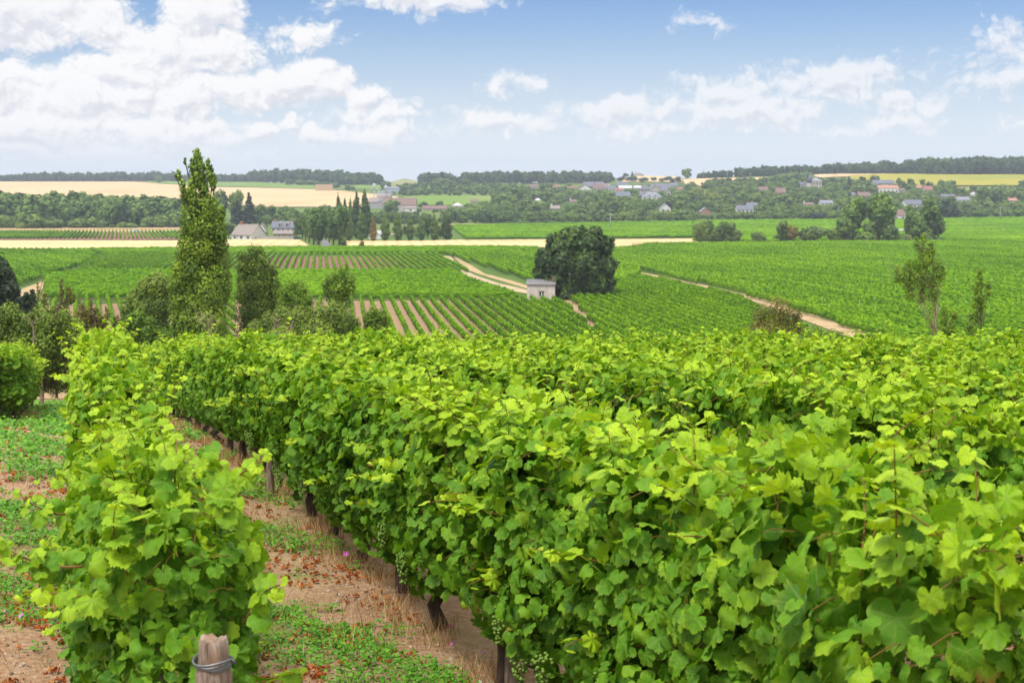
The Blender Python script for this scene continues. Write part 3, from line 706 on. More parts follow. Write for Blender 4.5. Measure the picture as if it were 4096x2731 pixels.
# ------------------------------------------------------------------ posts
def stake(x, y, hgt, r_, label, lean=(0, 0), wire=False, square=False, top=True):
    z = hs1(x, y)
    t_ = thing('wooden_post', label, 'post', (x, y, z))
    rg = np.random.default_rng(int(abs(x) * 100) + 5); n = 28
    zs = list(np.linspace(-.2, hgt * .86, 14)) + [hgt * .90, hgt * .95, hgt * .985, hgt]
    V_ = []
    for i, zz in enumerate(zs):
        for k in range(n):
            q = 2 * math.pi * k / n
            rad = r_ * (1 + .07 * math.sin(3 * q + .6) + .05 * math.sin(7 * q + 2) + .03 * math.sin(13 * q + zz * 3) + .02 * math.sin(zz * 14 + q))
            if zz > hgt - .07: rad *= .84 if zz < hgt * .99 else .72
            rad *= 1 + .12 * max(0, min(1, (hgt - .1 - zz) / .15))
            if zz > hgt * .93: rad *= 1 + .05 * math.sin(5 * q)
            V_.append((rad * math.cos(q) + lean[0] * zz, rad * math.sin(q) + lean[1] * zz, zz + ((.005 * math.sin(3 * q + 1) + .003 * math.sin(8 * q)) * r_ / .045 if zz > hgt * .97 else 0)))
    m_ = len(zs); F = [(i * n + k, i * n + (k + 1) % n, (i + 1) * n + (k + 1) % n, (i + 1) * n + k) for i in range(m_ - 1) for k in range(n)]
    b_ = MB(); b_.add(V_, F)
    b_.add([(lean[0] * hgt, lean[1] * hgt, hgt - .012)] + [V_[(m_ - 1) * n + k] for k in range(n)], [(0, 1 + k, 1 + (k + 1) % n) for k in range(n)])
    obj('post_body', b_.build('post_body', MAT['postwood'], True), t_)
    if wire:
        w = MB(); zc = hgt - .075
        for j in range(4):
            pts = [((r_ * 1.0 + .002 * j) * math.cos(a), (r_ * 1.0 + .002 * j) * math.sin(a), zc + j * .006 + .004 * math.sin(a * 2 + j) + .003 * a / 6.28) for a in np.linspace(0, 6.3, 33)]
            w.tube(pts, .0028, 5)
        w.tube([(r_ * .9, 0, zc + .01), (r_ + .02, -.02, zc + .016), (r_ + .012, -.035, zc + .03)], .0026, 5)
        obj('wire_coil', w.build('wire_coil', MAT['wire'], True), t_)
    return t_
m, t, b, o = newmat('postwood')
nz = noise(t, 60, 6, .7, stretch=(1, 1, .12)); nz2 = noise(t, 14, 4)
c = ramp(t, nz, [(.34, (.06, .04, .03)), (.50, (.23, .165, .12)), (.7, (.40, .32, .26))])
s = t.nodes.new('ShaderNodeSeparateXYZ'); t.links.new(t.nodes.new('ShaderNodeTexCoord').outputs['Object'], s.inputs[0])
c = mix(t, M(t, 'MULTIPLY', MR(t, s.outputs[2], .84, .88), MR(t, nz2, .45, .65, 0, .7)), c, (.24, .13, .07))
t.links.new(c, b.inputs['Base Color']); b.inputs['Roughness'].default_value = .9; bump(t, b, nz, .8, .006)
MAT['postwood'] = m
a_, c_ = ray(852, 2640); yy_ = 3.62
stake(a_ * yy_, yy_, .925, .046, 'weathered round post wrapped with wire in front of the left row', wire=True)
x_, y_ = G(2115, 2640); stake(2.03 - .04 + SL * 6.25, 6.25, .85, .026, 'grey split stake among the grapes beside the lane', lean=(.03, 0))
stake(2.03 - .18 + SL * 12.6, 12.6, .42, .03, 'pale short stake under the vines halfway down the lane')
x_, y_ = G(170, 1625); stake(x_, y_, 1.05, .05, 'thin grey stake standing alone at the left edge of the hill', lean=(-.05, 0))
# long shoots reaching out of the first vine of the left row
def long_shoot(A, B, sag, n, smax, Y):
    a0, c0 = ray(*V(*A)); a1, c1 = ray(*V(*B)); p0 = np.array([a0 * Y, Y, CAMZ + c0 * Y]); p1 = np.array([a1 * Y, Y - .05, CAMZ + c1 * Y]); rg = np.random.default_rng(int(A[0]))
    f = np.linspace(0, 1, n); pts = p0 + np.outer(f, p1 - p0); pts[:, 2] += sag * np.sin(math.pi * f)
    b_ = MB(); b_.tube(pts, list(np.linspace(.0042, .0018, n)), 5); d = (p1 - p0) / np.linalg.norm(p1 - p0); C, NR, TP, SZ, TI = [], [], [], [], []
    for i in range(1, n):
        for k in range(2):
            s = np.array([rg.normal(0, .5), rg.normal(0, .5), .35 if (i + k) % 2 else -.6]); q = pts[i] + s * .035; b_.tube([pts[i], q], .0016, 3)
            C.append(q); NR.append(np.array([rg.normal(0, .4), -.7, .7]) + rg.normal(0, .3, 3)); TP.append(s + d * .3 + np.array([0, 0, -.3])); SZ.append(smax * (1 - .55 * f[i]) * rg.uniform(.8, 1.1)); TI.append(.45 + .5 * f[i] + rg.normal(0, .05))
    v, F, t_, uv = place_leaves(np.array(C), np.array(NR), np.array(TP), np.array(SZ), np.clip(TI, 0, 1), rg)
    o0 = FIRST.location; v = v - np.array(o0)
    fo = obj('shoot_leaves', mesh('shoot_leaves', v, F, MAT['vine_leaf'], tint=t_, uv=uv, smooth=True), FIRST)
    me = b_.build('shoot_stem', MAT['cane'], True)
    for vv in me.vertices: vv.co -= Vector(o0)
    obj('shoot_stem', me, FIRST)
FIRST = [o_ for o_ in COL.objects if o_.get('label', '').startswith('leafy grape vine right behind')][0]
rzF = FIRST.rotation_euler.z; FIRST.rotation_euler.z = 0
for ch in FIRST.children: ch.rotation_euler.z = rzF
FIRST.scale = (1, 1, 1)
for ch in FIRST.children: ch.scale = (.9, .92, .96)
FIRST.location.x += .09; FIRST.location.y -= .1
long_shoot((470, 1180), (612, 1045), .02, 7, .062, 4.0)
long_shoot((560, 1430), (655, 1330), .03, 6, .052, 4.0)
long_shoot((190, 1300), (-10, 1225), -.03, 10, .055, 4.1)
long_shoot((400, 1130), (415, 1010), .0, 6, .06, 4.15)
long_shoot((150, 1180), (60, 1130), -.02, 5, .05, 5.0)
def wire_run(c, sl, y0, y1, hh, label):
    pts = [(c + sl * y, y, hs1(c + sl * y, y) + hh) for y in np.arange(y0, y1, 1.5)]; o0 = pts[0]; b_ = MB(); b_.tube([(p[0] - o0[0], p[1] - o0[1], p[2] - o0[2]) for p in pts], .0022, 4)
    obj('trellis_wire', b_.build('trellis_wire', MAT['wire'], True), loc=o0, label=label, category='wire', group='trellis wires')
wire_run(.22, -.303, 3.9, 16, .46, 'thin wire strung low along the left vine row'); wire_run(2.0, SL, 3.6, 50, .44, 'thin wire strung low along the row right of the dirt lane'); wire_run(2.03, SL, 3.6, 50, .95, 'upper thin wire inside the row right of the dirt lane')
# ------------------------------------------------------------------ ground cover
def in_lane(x, y):
    """distance from the row lines: small under the vines"""
    k = (x - SL * y); return k
def scatter_ground(n, y0, y1, umin, umax, rg):
    y = y0 * (y1 / y0) ** rg.random(n); u = rg.uniform(umin, umax, n); return u * y, y
def patch(x, y, s, seed):
    return np.sin(x * s + seed) * np.sin(y * s * .8 + 1.7 * seed) + .6 * np.sin(x * s * 2.3 + y * s * 1.7 + seed * 3) + .4 * np.sin(y * s * 3.1 - x * s * 2.2)
rg = np.random.default_rng(21)
# weeds: small sprigs of rounded leaflets
x, y = scatter_ground(60000, 3.2, 45, -.40, .12, rg)
k = x - SL * y
lane = np.where(k < .39, .5 * (k + .39 - .6), k - 1.26)          # offset from the middle of a lane
keep = (patch(x, y, 1.9, .4) + .55 * patch(x, y, 6.3, 2.0) + rg.normal(0, .3, len(x)) > .60 - .40 * (np.abs(lane) < .35) - .5 * ((k < .2) & (y > 8)) + .9 * ((k < .2) & (y < 6.5))) & (k < 2.0) & (np.abs(k - .39) > .12)
x, y = x[keep], y[keep]
Vs, Fs, Ts = [], [], []
sc_ = np.clip(y / 9, .8, 3.0)
z = h(x, y)
for j in range(5):
    ht = rg.uniform(.005, .055, len(x)) * (1 + 1.2 * (patch(x, y, 7, 3) > .9)) * np.clip(sc_, 1, 1.5)
    Cc = np.c_[x + rg.normal(0, .022, len(x)) * sc_, y + rg.normal(0, .022, len(x)) * sc_, z + ht]
    nr = rg.normal(0, .45, (len(x), 3)) + np.array([0, -.2, 1]); nr /= np.linalg.norm(nr, axis=1)[:, None]
    v, f = cards_at(Cc, nr, rg.uniform(.007, .016, len(x)) * sc_, rg); Vs.append(v); Fs.append(f); Ts.append(np.repeat(np.clip(rg.normal(.5, .2, len(x)) + ht * 2, 0, 1), 4))
v, f, t_ = join(list(zip(Vs, Fs, Ts)))
obj('weeds', mesh('weeds', v, f, MAT['weed'], tint=t_), kind='stuff', label='low green weeds and clover covering the dirt lanes', category='weeds')
# fallen dry leaves
x, y = scatter_ground(42000, 3.2, 40, -.40, .10, rg)
k = x - SL * y; keep = (patch(x, y, 2.6, 2.2) + .8 * patch(x, y, 9.0, 1.0) + rg.normal(0, .35, len(x)) > .25) & (k < 1.95) & (np.abs(k - .39) > .1); x, y = x[keep], y[keep]
nr = rg.normal(0, .35, (len(x), 3)) + np.array([0, 0, 1]); tp = rg.normal(0, 1, (len(x), 3))
v, f, t_, uv = place_leaves(np.c_[x, y, h(x, y) + .018], nr, tp, (.005 + .024 * rg.random(len(x)) ** 2.5) * np.clip(y / 10, 1, 2), rg.random(len(x)), rg)
v[:, 2] += rg.normal(0, .004, len(v))
obj('fallen_leaves', mesh('fallen_leaves', v, f, MAT['litter'], tint=t_), kind='stuff', label='fallen orange brown leaves strewn over the dirt lanes', category='leaves')
# straw grass under the rows
Vs, Fs, Ts = [], [], []
for (c0, ya, yb, n) in ((1.93, 4, 45, 6500), (.52, 4.5, 16, 1500), (.25, 4.5, 16, 1500), (-.6, 24, 36, 900), (1.4, 4, 30, 1800), (.9, 4, 30, 700), (-.1, 4, 14, 900)):
    y = ya * (yb / ya) ** rg.random(n); x = c0 + SL * y + rg.normal(0, .10 if c0 in (1.93, .52, .25, -.6) else .3, n) + .05 * np.sin(y * 3)
    kp = patch(x, y, 2.2, 5) > -.3; x, y = x[kp], y[kp]; n = len(x); z = h(x, y); ln = rg.uniform(.03, .13, n); w = .0016 * np.clip(y / 7, 1, 4)
    dx, dy = rg.normal(0, .35, n) * ln, rg.normal(0, .35, n) * ln
    q = np.stack([np.c_[x - w, y, z], np.c_[x + w, y, z], np.c_[x + dx + w * .4, y + dy, z + ln], np.c_[x + dx - w * .4, y + dy, z + ln]], 1)
    Vs.append(q.reshape(-1, 3)); Fs.append(np.arange(n * 4).reshape(-1, 4)); Ts.append(np.repeat(rg.random(n), 4))
v, f, t_ = join(list(zip(Vs, Fs, Ts)))
obj('dry_grass', mesh('dry_grass', v, f, MAT['straw'], tint=t_), kind='stuff', label='dry straw coloured grass growing along the feet of the vines', category='dry grass')
# stones and clods
ico = icosphere(); x, y = scatter_ground(34000, 3.2, 24, -.40, .10, rg); k = x - SL * y; keep = (k < 1.95); x, y = x[keep], y[keep]
n = len(x); s = .0022 + .010 * rg.random(n) ** 6; s = s * np.clip(y / 8, 1, 2)
v = ico[0][None] * (s[:, None] * rg.uniform(.6, 1.3, (n, 3)))[:, None, :] + np.c_[x, y, h(x, y) + s * .3][:, None]
f = np.array(ico[1])[None] + (np.arange(n) * 12)[:, None, None]
MAT['pebble'] = foliage('pebble', (.16, .11, .075), (.34, .26, .19), (.62, .56, .48), trans=0, isl=.9, rough=.9)
obj('pebbles', mesh('pebbles', v.reshape(-1, 3), f.reshape(-1, 3), MAT['pebble'], tint=np.full(n * 12, .45)), kind='stuff', label='small pale stones and clods scattered over the dirt lanes', category='pebbles')
# mallow flowers
fl = MB()
for q in range(5):
    a = q * 1.2566
    fl.add([(0, 0, 0), (.008 * math.cos(a - .5), .008 * math.sin(a - .5), .005), (.019 * math.cos(a - .2), .019 * math.sin(a - .2), .010), (.019 * math.cos(a + .25), .019 * math.sin(a + .25), .008), (.008 * math.cos(a + .5), .008 * math.sin(a + .5), .004)], [(0, 1, 2, 3, 4)])
petal = fl.build('petals', MAT['flower']); st = MB(); st.tube([(0, 0, -.09), (.006, 0, -.04), (0, 0, 0)], .0015, 4); stem = st.build('stem', MAT['weed'])
FL = [((92, 2518), 'pink flower on the bare soil at the left edge'), ((218, 2580), 'pink flower left of the wired post, close under the leaves'), ((1803, 2567), 'pink flower beside the dark trunks, upper of the nearby pair'), ((1815, 2636), 'pink flower beside the dark trunks, lower of the nearby pair'), ((1935, 2676), 'pink flower at the foot of the vines near the picture bottom'), ((1362, 2195), 'pink flower beside a stone at the feet of the farther vines'), ((1385, 2262), 'pale pink flower just below the farther vines'), ((1440, 2240), 'small pink flower in straw by the old trunks'), ((850,1660), 'tiny pink flower far down the lane')]
for (p, lb) in FL[:8]:
    x_, y_ = G(*p); t_ = thing('mallow_flower', lb, 'flower', (x_, y_, hs1(x_, y_) + .08), 'pink mallow flowers'); t_.scale = (1.1,) * 3
    t_.rotation_euler = (R(40), 0, rng.uniform(0, 6))
    obj('petals', petal, t_); obj('stem', stem, t_)
# ------------------------------------------------------------------ trees
def lobes_cards(lobes, n, card, rg, up=.25, inner=.12, squash=.9, tint0=.38, grad=.28, drop=0.0):
    """leaf clumps over a set of ellipsoid lobes (cx,cy,cz,rx,ry,rz)"""
    L = np.array(lobes, float); ar = (L[:, 3] * L[:, 5] + L[:, 4] * L[:, 5] + L[:, 3] * L[:, 4]); pr = ar / ar.sum()
    k = rg.choice(len(L), n, p=pr); d = rg.normal(0, 1, (n, 3)); d /= np.linalg.norm(d, axis=1)[:, None]
    rad = np.where(rg.random(n) < inner, rg.uniform(.05, 1.35, n) ** .6, rg.uniform(.82, 1.14, n))
    ph = rg.uniform(0, 6.28, 3)
    rad *= 1 + .10 * np.sin(6 * d[:, 0] + ph[0]) * np.sin(5 * d[:, 2] + ph[1]) + .06 * np.sin(11 * d[:, 1] + ph[2])
    C = L[k, :3] + d * L[k, 3:] * rad[:, None]
    # drop the clumps that lie well inside another lobe
    ins = np.zeros(n)
    for q in range(len(L)):
        e = (((C - L[q, :3]) / L[q, 3:]) ** 2).sum(1); ins += (e < .55) & (k != q)
    keep = (ins == 0) | (rg.random(n) < .25); C, d, k = C[keep], d[keep], k[keep]; n = len(C)
    nr = d / L[k, 3:]; nr /= np.linalg.norm(nr, axis=1)[:, None]; nr = nr + np.array([0, 0, up]) + rg.normal(0, .38, (n, 3)); nr /= np.linalg.norm(nr, axis=1)[:, None]
    v, f = cards_at(C, nr, card * rg.uniform(.6, 1.35, n), rg)
    lt = rg.normal(0, .15, len(L))[k]
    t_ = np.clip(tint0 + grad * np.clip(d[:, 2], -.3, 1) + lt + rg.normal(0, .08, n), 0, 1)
    return v, f, np.repeat(t_, 4)
def core(lobes, s=.78, tint=.1):
    """dense inner leaf mass so that a crown is not see-through"""
    iv, jf = icosphere(); Vs, Fs = [], []
    # one subdivision
    iv2 = list(map(tuple, iv)); F2 = []; cache = {}
    def mid(a, b_):
        key = (min(a, b_), max(a, b_))
        if key not in cache:
            m_ = (np.array(iv2[a]) + np.array(iv2[b_])); m_ /= np.linalg.norm(m_); iv2.append(tuple(m_)); cache[key] = len(iv2) - 1
        return cache[key]
    for a, b_, c in jf:
        ab, bc, ca = mid(a, b_), mid(b_, c), mid(c, a); F2 += [(a, ab, ca), (b_, bc, ab), (c, ca, bc), (ab, bc, ca)]
    base = np.array(iv2); F2 = np.array(F2)
    out = []
    for i, l in enumerate(lobes):
        l = np.array(l, float); w = base * l[3:] * s * rng.uniform(.88, 1.08, (len(base), 1)) + l[:3]; Vs.append(w); Fs.append(F2 + i * len(base))
    V_ = np.concatenate(Vs); F = np.concatenate(Fs)
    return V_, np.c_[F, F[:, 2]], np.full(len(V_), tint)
def crown_mesh(lobes, n, card, mat, rg, solid=True, core_s=.78, **kw):
    P_ = [lobes_cards(lobes, n, card, rg, **kw)]
    v, f, t_ = P_[0]
    if solid:
        cv, cf, ct = core(lobes, core_s)
        # core triangles as their own faces: keep quads by splitting the third vertex
        v = np.concatenate([v, cv, cv[cf[:, 2]] + 1e-3]); q = cf.copy(); q[:, 3] = np.arange(len(cf)) + len(cv); f = np.concatenate([f, q + len(t_)]); t_ = np.concatenate([t_, ct, ct[cf[:, 2]]])
    return mesh('crown', v, f, mat, tint=t_)

def far_kind(kind, seed, n=520, card=.085):
    """unit-height crown lobes for a tree that stands far away"""
    rg = np.random.default_rng(seed); L = []
    if kind == 'round':
        L.append((0, 0, .58, .30, .30, .34))
        for i in range(9):
            a = rg.uniform(0, 6.28); zz = rg.uniform(.28, .85); r_ = .27 * math.sqrt(max(.1, 1 - ((zz - .55) / .42) ** 2))
            s = rg.uniform(.13, .20); L.append((r_ * math.cos(a), r_ * math.sin(a), zz, s, s, s * .9))
    elif kind == 'tall':
        L.append((0, 0, .55, .19, .19, .40))
        for i in range(9):
            a = rg.uniform(0, 6.28); zz = rg.uniform(.25, .9); r_ = .17 * math.sqrt(max(.1, 1 - ((zz - .55) / .46) ** 2)); s = rg.uniform(.08, .13); L.append((r_ * math.cos(a), r_ * math.sin(a), zz, s, s, s * 1.4))
    elif kind == 'poplar':
        for i in range(12):
            zz = .13 + .80 * i / 11; w = .115 * math.sin(math.pi * min(1, (zz + .06) ** .75)) + .012; a = rg.uniform(0, 6.28)
            L.append((w * .25 * math.cos(a), w * .25 * math.sin(a), zz, w, w, .115 if i < 11 else .08))
    elif kind == 'conifer':
        for i in range(11):
            zz = .12 + .84 * i / 10; w = .25 * (1 - zz) ** .9 + .012; L.append((rg.normal(0, .01), rg.normal(0, .01), zz, w, w, .055))
    elif kind == 'bush':
        for i in range(8):
            a = rg.uniform(0, 6.28); r_ = rg.uniform(.0, .38); s = rg.uniform(.26, .40); L.append((r_ * math.cos(a), r_ * math.sin(a), .42 + rg.uniform(-.12, .18), s, s, s))
    return L
TR = MB(); TR.tube([(0, 0, -.05), (0, 0, .2), (.01, 0, .45), (0, .01, .7)], [.028, .022, .016, .008], 6); TR.tube([(0, 0, .3), (.08, .03, .5)], [.012, .005], 5); TR.tube([(0, 0, .33), (-.07, -.04, .52)], [.012, .005], 5)
TRUNK = TR.build('trunk', MAT['treebark'], True)
PROTO = {}
def proto(kind, matn, var):
    key = (kind, matn, var)
    if key not in PROTO:
        n = {'round': 900, 'tall': 900, 'poplar': 1500, 'conifer': 800, 'bush': 700}[kind]; cd_ = {'round': .045, 'tall': .036, 'poplar': .022, 'conifer': .038, 'bush': .075}[kind]
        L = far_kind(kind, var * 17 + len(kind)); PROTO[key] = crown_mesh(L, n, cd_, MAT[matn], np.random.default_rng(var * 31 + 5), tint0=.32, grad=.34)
    return PROTO[key]
NV = {'round': 4, 'tall': 3, 'poplar': 4, 'conifer': 2, 'bush': 3}
NAT = {'round': .95, 'tall': .60, 'poplar': .25, 'conifer': .5, 'bush': 1.35}    # natural width / height of the unit crown
def far_tree(name, cat, label, sx, sbase, stop, sw, kind, matn, group=None, zoff=0.0, pos=None, trunk=True):
    x, y = pos if pos else G(sx, sbase, ymin=150)
    z = hs1(x, y); H = (sbase - stop) * .25 * y / FPX; Wd = sw * .25 * y / FPX
    t_ = thing(name, label, cat, (x, y, z + zoff), group, rng.uniform(0, 6.28))
    Wd *= {'poplar': 1.25, 'conifer': 1.0, 'tall': 1.35}.get(kind, 1.18); t_.scale = (Wd / NAT[kind], Wd / NAT[kind], H)
    obj('crown', proto(kind, matn, int(rng.integers(0, NV[kind]))), t_)
    if trunk: obj('trunk', TRUNK, t_)
    return t_

# ---- mid-distance trees built individually: plumes given in view points at a distance
def plume_tree(name, cat, label, Y, plumes, base, matn, n, card, trunk_r=.1, group=None, inner=.35, up=.3, depth=1.0, solid=False, tint0=.38, branches=True, axis=True, wisp=0, bark='treebark'):
    """plumes: (sx, sy_top, sy_bottom, half width) in view points"""
    rg = np.random.default_rng(int(base[0]) + n)
    ax, _ = ray(base[0], base[1]); x0 = ax * Y; z0 = hs1(x0, Y)
    t_ = thing(name, label, cat, (x0, Y, z0), group)
    s = .25 * Y / FPX; L = []; axes = []
    def zof(sy, sx=base[0]):
        return CAMZ + ray(sx, sy)[1] * Y - z0
    for (px_, ty, by, hw_) in plumes:
        a, _ = ray(px_, ty); x = a * Y - x0; zt, zb = zof(ty), zof(by); r_ = hw_ * s; dy = rg.uniform(-1, 1) * r_ * depth
        m_ = max(2, int((zt - zb) / (r_ * 1.6)))
        for i in range(m_):
            f = (i + .5) / m_; w = r_ * (.45 + .75 * math.sin(math.pi * (.15 + .8 * f)) ) * (1 if m_ > 2 else .95)
            w = min(w, r_ * 1.08)
            L.append((x + rg.normal(0, .18) * r_, dy + rg.normal(0, .18) * r_, zb + (zt - zb) * f, w, w * depth, (zt - zb) / m_ * .72))
        axes.append((x, dy, zb, zt))
    obj('crown', crown_mesh(L, n, card, MAT[matn], rg, solid=solid, inner=inner, up=up, tint0=tint0, core_s=.7), t_)
    b_ = MB(); zm = max(a[3] for a in axes)
    b_.tube([(0, 0, -.3), (.03, 0, zm * .2), (-.03, .02, zm * .45), (.02, 0, zm * .7)], [trunk_r * 1.2, trunk_r, trunk_r * .7, trunk_r * .35], 8)
    for (x, dy, zb, zt) in axes:
        z1 = max(.2, zb * .55); b_.tube([(0, 0, z1), (x * .55, dy * .55, zb * .85 + .1), (x, dy, (zb + zt) / 2), (x + rg.normal(0, .02), dy, zt - .15)], [trunk_r * .4, trunk_r * .28, trunk_r * .18, .008], 5)
        for q in range(wisp):
            f = rg.uniform(.1, .95); zc = zb + (zt - zb) * f; e = rg.normal(0, .5, 3); b_.tube([(x * f, dy * f, zc - .4), (x + e[0] * .6, dy + e[1] * .6, zc + .25)], [trunk_r * .12 + .006, .005], 4)
    obj('trunk', b_.build('trunk', MAT[bark], True), t_)
    return t_
def Q1(*a): return [(x * .4355, 550 + t_ * .4355, 550 + b_ * .4355, w * .4355) for (x, t_, b_, w) in a]
def Q2(*a): return [(1024 + x * .4355, 550 + t_ * .4355, 550 + b_ * .4355, w * .4355) for (x, t_, b_, w) in a]
def Q3(*a): return [(2048 + x * .4355, 550 + t_ * .4355, 550 + b_ * .4355, w * .4355) for (x, t_, b_, w) in a]
def Q4(*a): return [(3072 + x * .4355, 550 + t_ * .4355, 550 + b_ * .4355, w * .4355) for (x, t_, b_, w) in a]
# tall ragged poplar
plume_tree('poplar_tree', 'tree', 'tall ragged poplar rising above the vines at the left, its top against the sky', 72,
    Q1((1800, 105, 300, 36), (1835, 150, 470, 46), (1765, 200, 330, 24), (1850, 330, 560, 44), (1700, 185, 250, 10), (1640, 290, 385, 20), (1612, 330, 372, 8), (1910, 205, 360, 24), (1948, 260, 470, 26), (1975, 330, 430, 14), (1680, 390, 560, 28), (1780, 380, 700, 48),
       (1880, 450, 760, 50), (1700, 520, 900, 58), (1950, 560, 1000, 55), (1880, 560, 1100, 110), (2020, 640, 1050, 60), (1740, 700, 1300, 110), (1660, 860, 1300, 70), (1960, 850, 1400, 110), (2050, 1100, 1500, 60), (1640, 1150, 1700, 85), (1800, 1100, 1800, 160), (1980, 1250, 1850, 140), (1600, 1400, 1850, 60), (1760, 1600, 2000, 150)),
    (830, 1480), 'poplar', 42000, .062, .17, inner=.75, depth=1.1, wisp=0)
# willow-like bush right of it
plume_tree('willow_bush', 'bush', 'feathery olive green bush right of the tall poplar', 76,
    Q2((-60, 1040, 1600, 70), (10, 1010, 1650, 80), (80, 1100, 1700, 80), (150, 1180, 1700, 60), (-130, 1050, 1500, 50), (20, 1300, 1900, 120), (190, 1290, 1700, 45), (-90, 1350, 1900, 90), (55, 1010, 1120, 30)), (1020, 1480), 'olive', 26000, .05, .07, inner=.9, wisp=3)
plume_tree('round_bush', 'bush', 'rounded dark green bush left of the tall poplar', 84,
    Q1((1440, 1275, 1620, 110), (1340, 1330, 1650, 90), (1540, 1310, 1620, 80), (1250, 1430, 1750, 80), (1420, 1400, 1800, 120), (1180, 1520, 1800, 60)), (620, 1420), 'olive', 20000, .06, .1, inner=.3, solid=True)
plume_tree('broad_bush', 'bush', 'fresh green poplar scrub close behind the left row', 58,
    Q1((1250, 1620, 2050, 90), (1130, 1700, 2050, 80), (1350, 1700, 2100, 90), (1480, 1790, 2100, 80), (1020, 1840, 2100, 70), (1560, 1880, 2150, 50)), (560, 1560), 'sapling', 15000, .055, .05, inner=.3, solid=True, tint0=.25)
plume_tree('pine_tree', 'tree', 'dark pine cut off by the left picture edge', 92,
    Q1((-60, 1130, 1600, 130), (40, 1180, 1650, 75), (100, 1260, 1700, 60), (0, 1300, 1700, 140), (140, 1380, 1700, 45), (-120, 1200, 1700, 140)), (-10, 1330), 'conifer', 12000, .10, .2, inner=.2, solid=True)
plume_tree('pine_tree', 'tree', 'small dark conifer right of the pine at the left edge', 88,
    Q1((300, 1400, 1600, 22), (250, 1430, 1600, 28), (210, 1480, 1650, 40), (320, 1500, 1650, 25)), (115, 1300), 'conifer', 3500, .09, .06, inner=.2, solid=True)
# bramble thicket at the left
plume_tree('bramble_thicket', 'thicket', 'tangled dark brambles behind the left row, below the dirt track', 52,
    Q1((60, 1560, 2100, 110), (200, 1650, 2150, 100), (330, 1590, 2150, 110), (450, 1640, 2150, 90), (560, 1600, 2100, 80), (-60, 1600, 2100, 120), (700, 1700, 2100, 90), (380, 1800, 2300, 170), (620, 1850, 2300, 150), (150, 1850, 2300, 180), (860, 1800, 2150, 90), (960, 1900, 2200, 80)), (170, 1600), 'olive', 46000, .045, .05, inner=.7, wisp=3, solid=True, tint0=.3)
plume_tree('thorn_bush', 'bush', 'thin straggling thorn bush with bare twigs over the brambles', 56,
    Q1((560, 1300, 1560, 22), (420, 1420, 1600, 25), (640, 1360, 1520, 30), (680, 1420, 1500, 22), (500, 1560, 1750, 60), (350, 1330, 1500, 12), (590, 1480, 1700, 40)), (225, 1560), 'reddish', 1300, .04, .05, inner=.97, wisp=6)
plume_tree('red_stemmed_shrub', 'bush', 'shrub of upright reddish stems among green scrub', 60,
    Q1((760, 1520, 1900, 40), (830, 1500, 1850, 30), (880, 1560, 1900, 40), (930, 1640, 1900, 40), (1050, 1640, 1900, 40), (700, 1600, 1900, 40), (980, 1560, 1750, 25)), (375, 1580), 'reddish', 5500, .04, .05, inner=.95, wisp=8)
# right of the poplar: saplings and reddish scrub
plume_tree('sapling', 'tree', 'slender ash sapling with open crown before the dense green field, right of the willow bush', 74,
    Q2((800, 1190, 1420, 60), (850, 1250, 1430, 60), (730, 1230, 1460, 55), (670, 1260, 1450, 45), (880, 1280, 1400, 40), (770, 1340, 1600, 80), (640, 1320, 1450, 35), (700, 1440, 1640, 60), (830, 1430, 1560, 50)), (1360, 1480), 'sapling', 5200, .05, .06, inner=.95, wisp=3)
plume_tree('sapling', 'tree', 'shorter yellowish sapling between the willow bush and the open ash', 70,
    Q2((350, 1310, 1500, 55), (440, 1340, 1560, 50), (270, 1370, 1560, 55), (380, 1430, 1700, 80), (480, 1450, 1700, 50), (250, 1500, 1750, 60)), (1190, 1480), 'sapling', 4800, .05, .05, inner=.95, wisp=3)
plume_tree('scrub_bush', 'bush', 'reddish brown feathery scrub beneath the saplings', 62,
    Q2((250, 1590, 1950, 100), (400, 1600, 2000, 110), (560, 1580, 2000, 120), (700, 1560, 2000, 110), (830, 1600, 2000, 90), (120, 1640, 1950, 80), (930, 1660, 2000, 60), (20, 1700, 1950, 80), (620, 1700, 2050, 180), (300, 1750, 2050, 180)), (1270, 1540), 'olive', 36000, .042, .05, inner=.8, wisp=4, solid=True, tint0=.5)
plume_tree('scrub_bush', 'bush', 'small bright bush at the lower end of the striped vine rows', 66,
    Q2((1080, 1560, 1800, 50), (1150, 1590, 1800, 45), (1200, 1640, 1800, 35), (1020, 1620, 1800, 40), (1130, 1680, 1900, 80)), (1500, 1400), 'sapling', 6000, .05, .04, inner=.85, wisp=2)
def twigs(label, base, Y, top, spread, n, matn='deadwood'):
    a, c = ray(*base); x0 = a * Y; z0 = hs1(x0, Y); t_ = thing('dead_shrub', label, 'dead shrub', (x0, Y, z0))
    zt = CAMZ + ray(*top)[1] * Y - z0; zb = CAMZ + c * Y - z0; w = spread * .25 * Y / FPX; b_ = MB(); rg = np.random.default_rng(n + int(base[0]))
    b_.tube([(0, 0, -.1), (.05, 0, zb * .6), (0, 0, zb)], [.04, .035, .022], 6)
    for i in range(n * 2 // 3):
        e = np.array([rg.uniform(-1, 1) * w, rg.uniform(-1, 1) * w * .6, zb + (zt - zb) * rg.uniform(.45, 1)]); m_ = np.array([e[0] * .45, e[1] * .45, zb + (e[2] - zb) * .55]) + rg.normal(0, .06, 3)
        b_.tube([(0, 0, zb * .85), m_, e], [.013, .007, .003], 5)
        for j in range(4):
            f = rg.uniform(.4, 1); p = m_ + (e - m_) * f; b_.tube([p, p + rg.normal(0, .12, 3) + np.array([0, 0, .14])], [.006, .002], 4)
    obj('branches', b_.build('branches', MAT[matn]), t_)
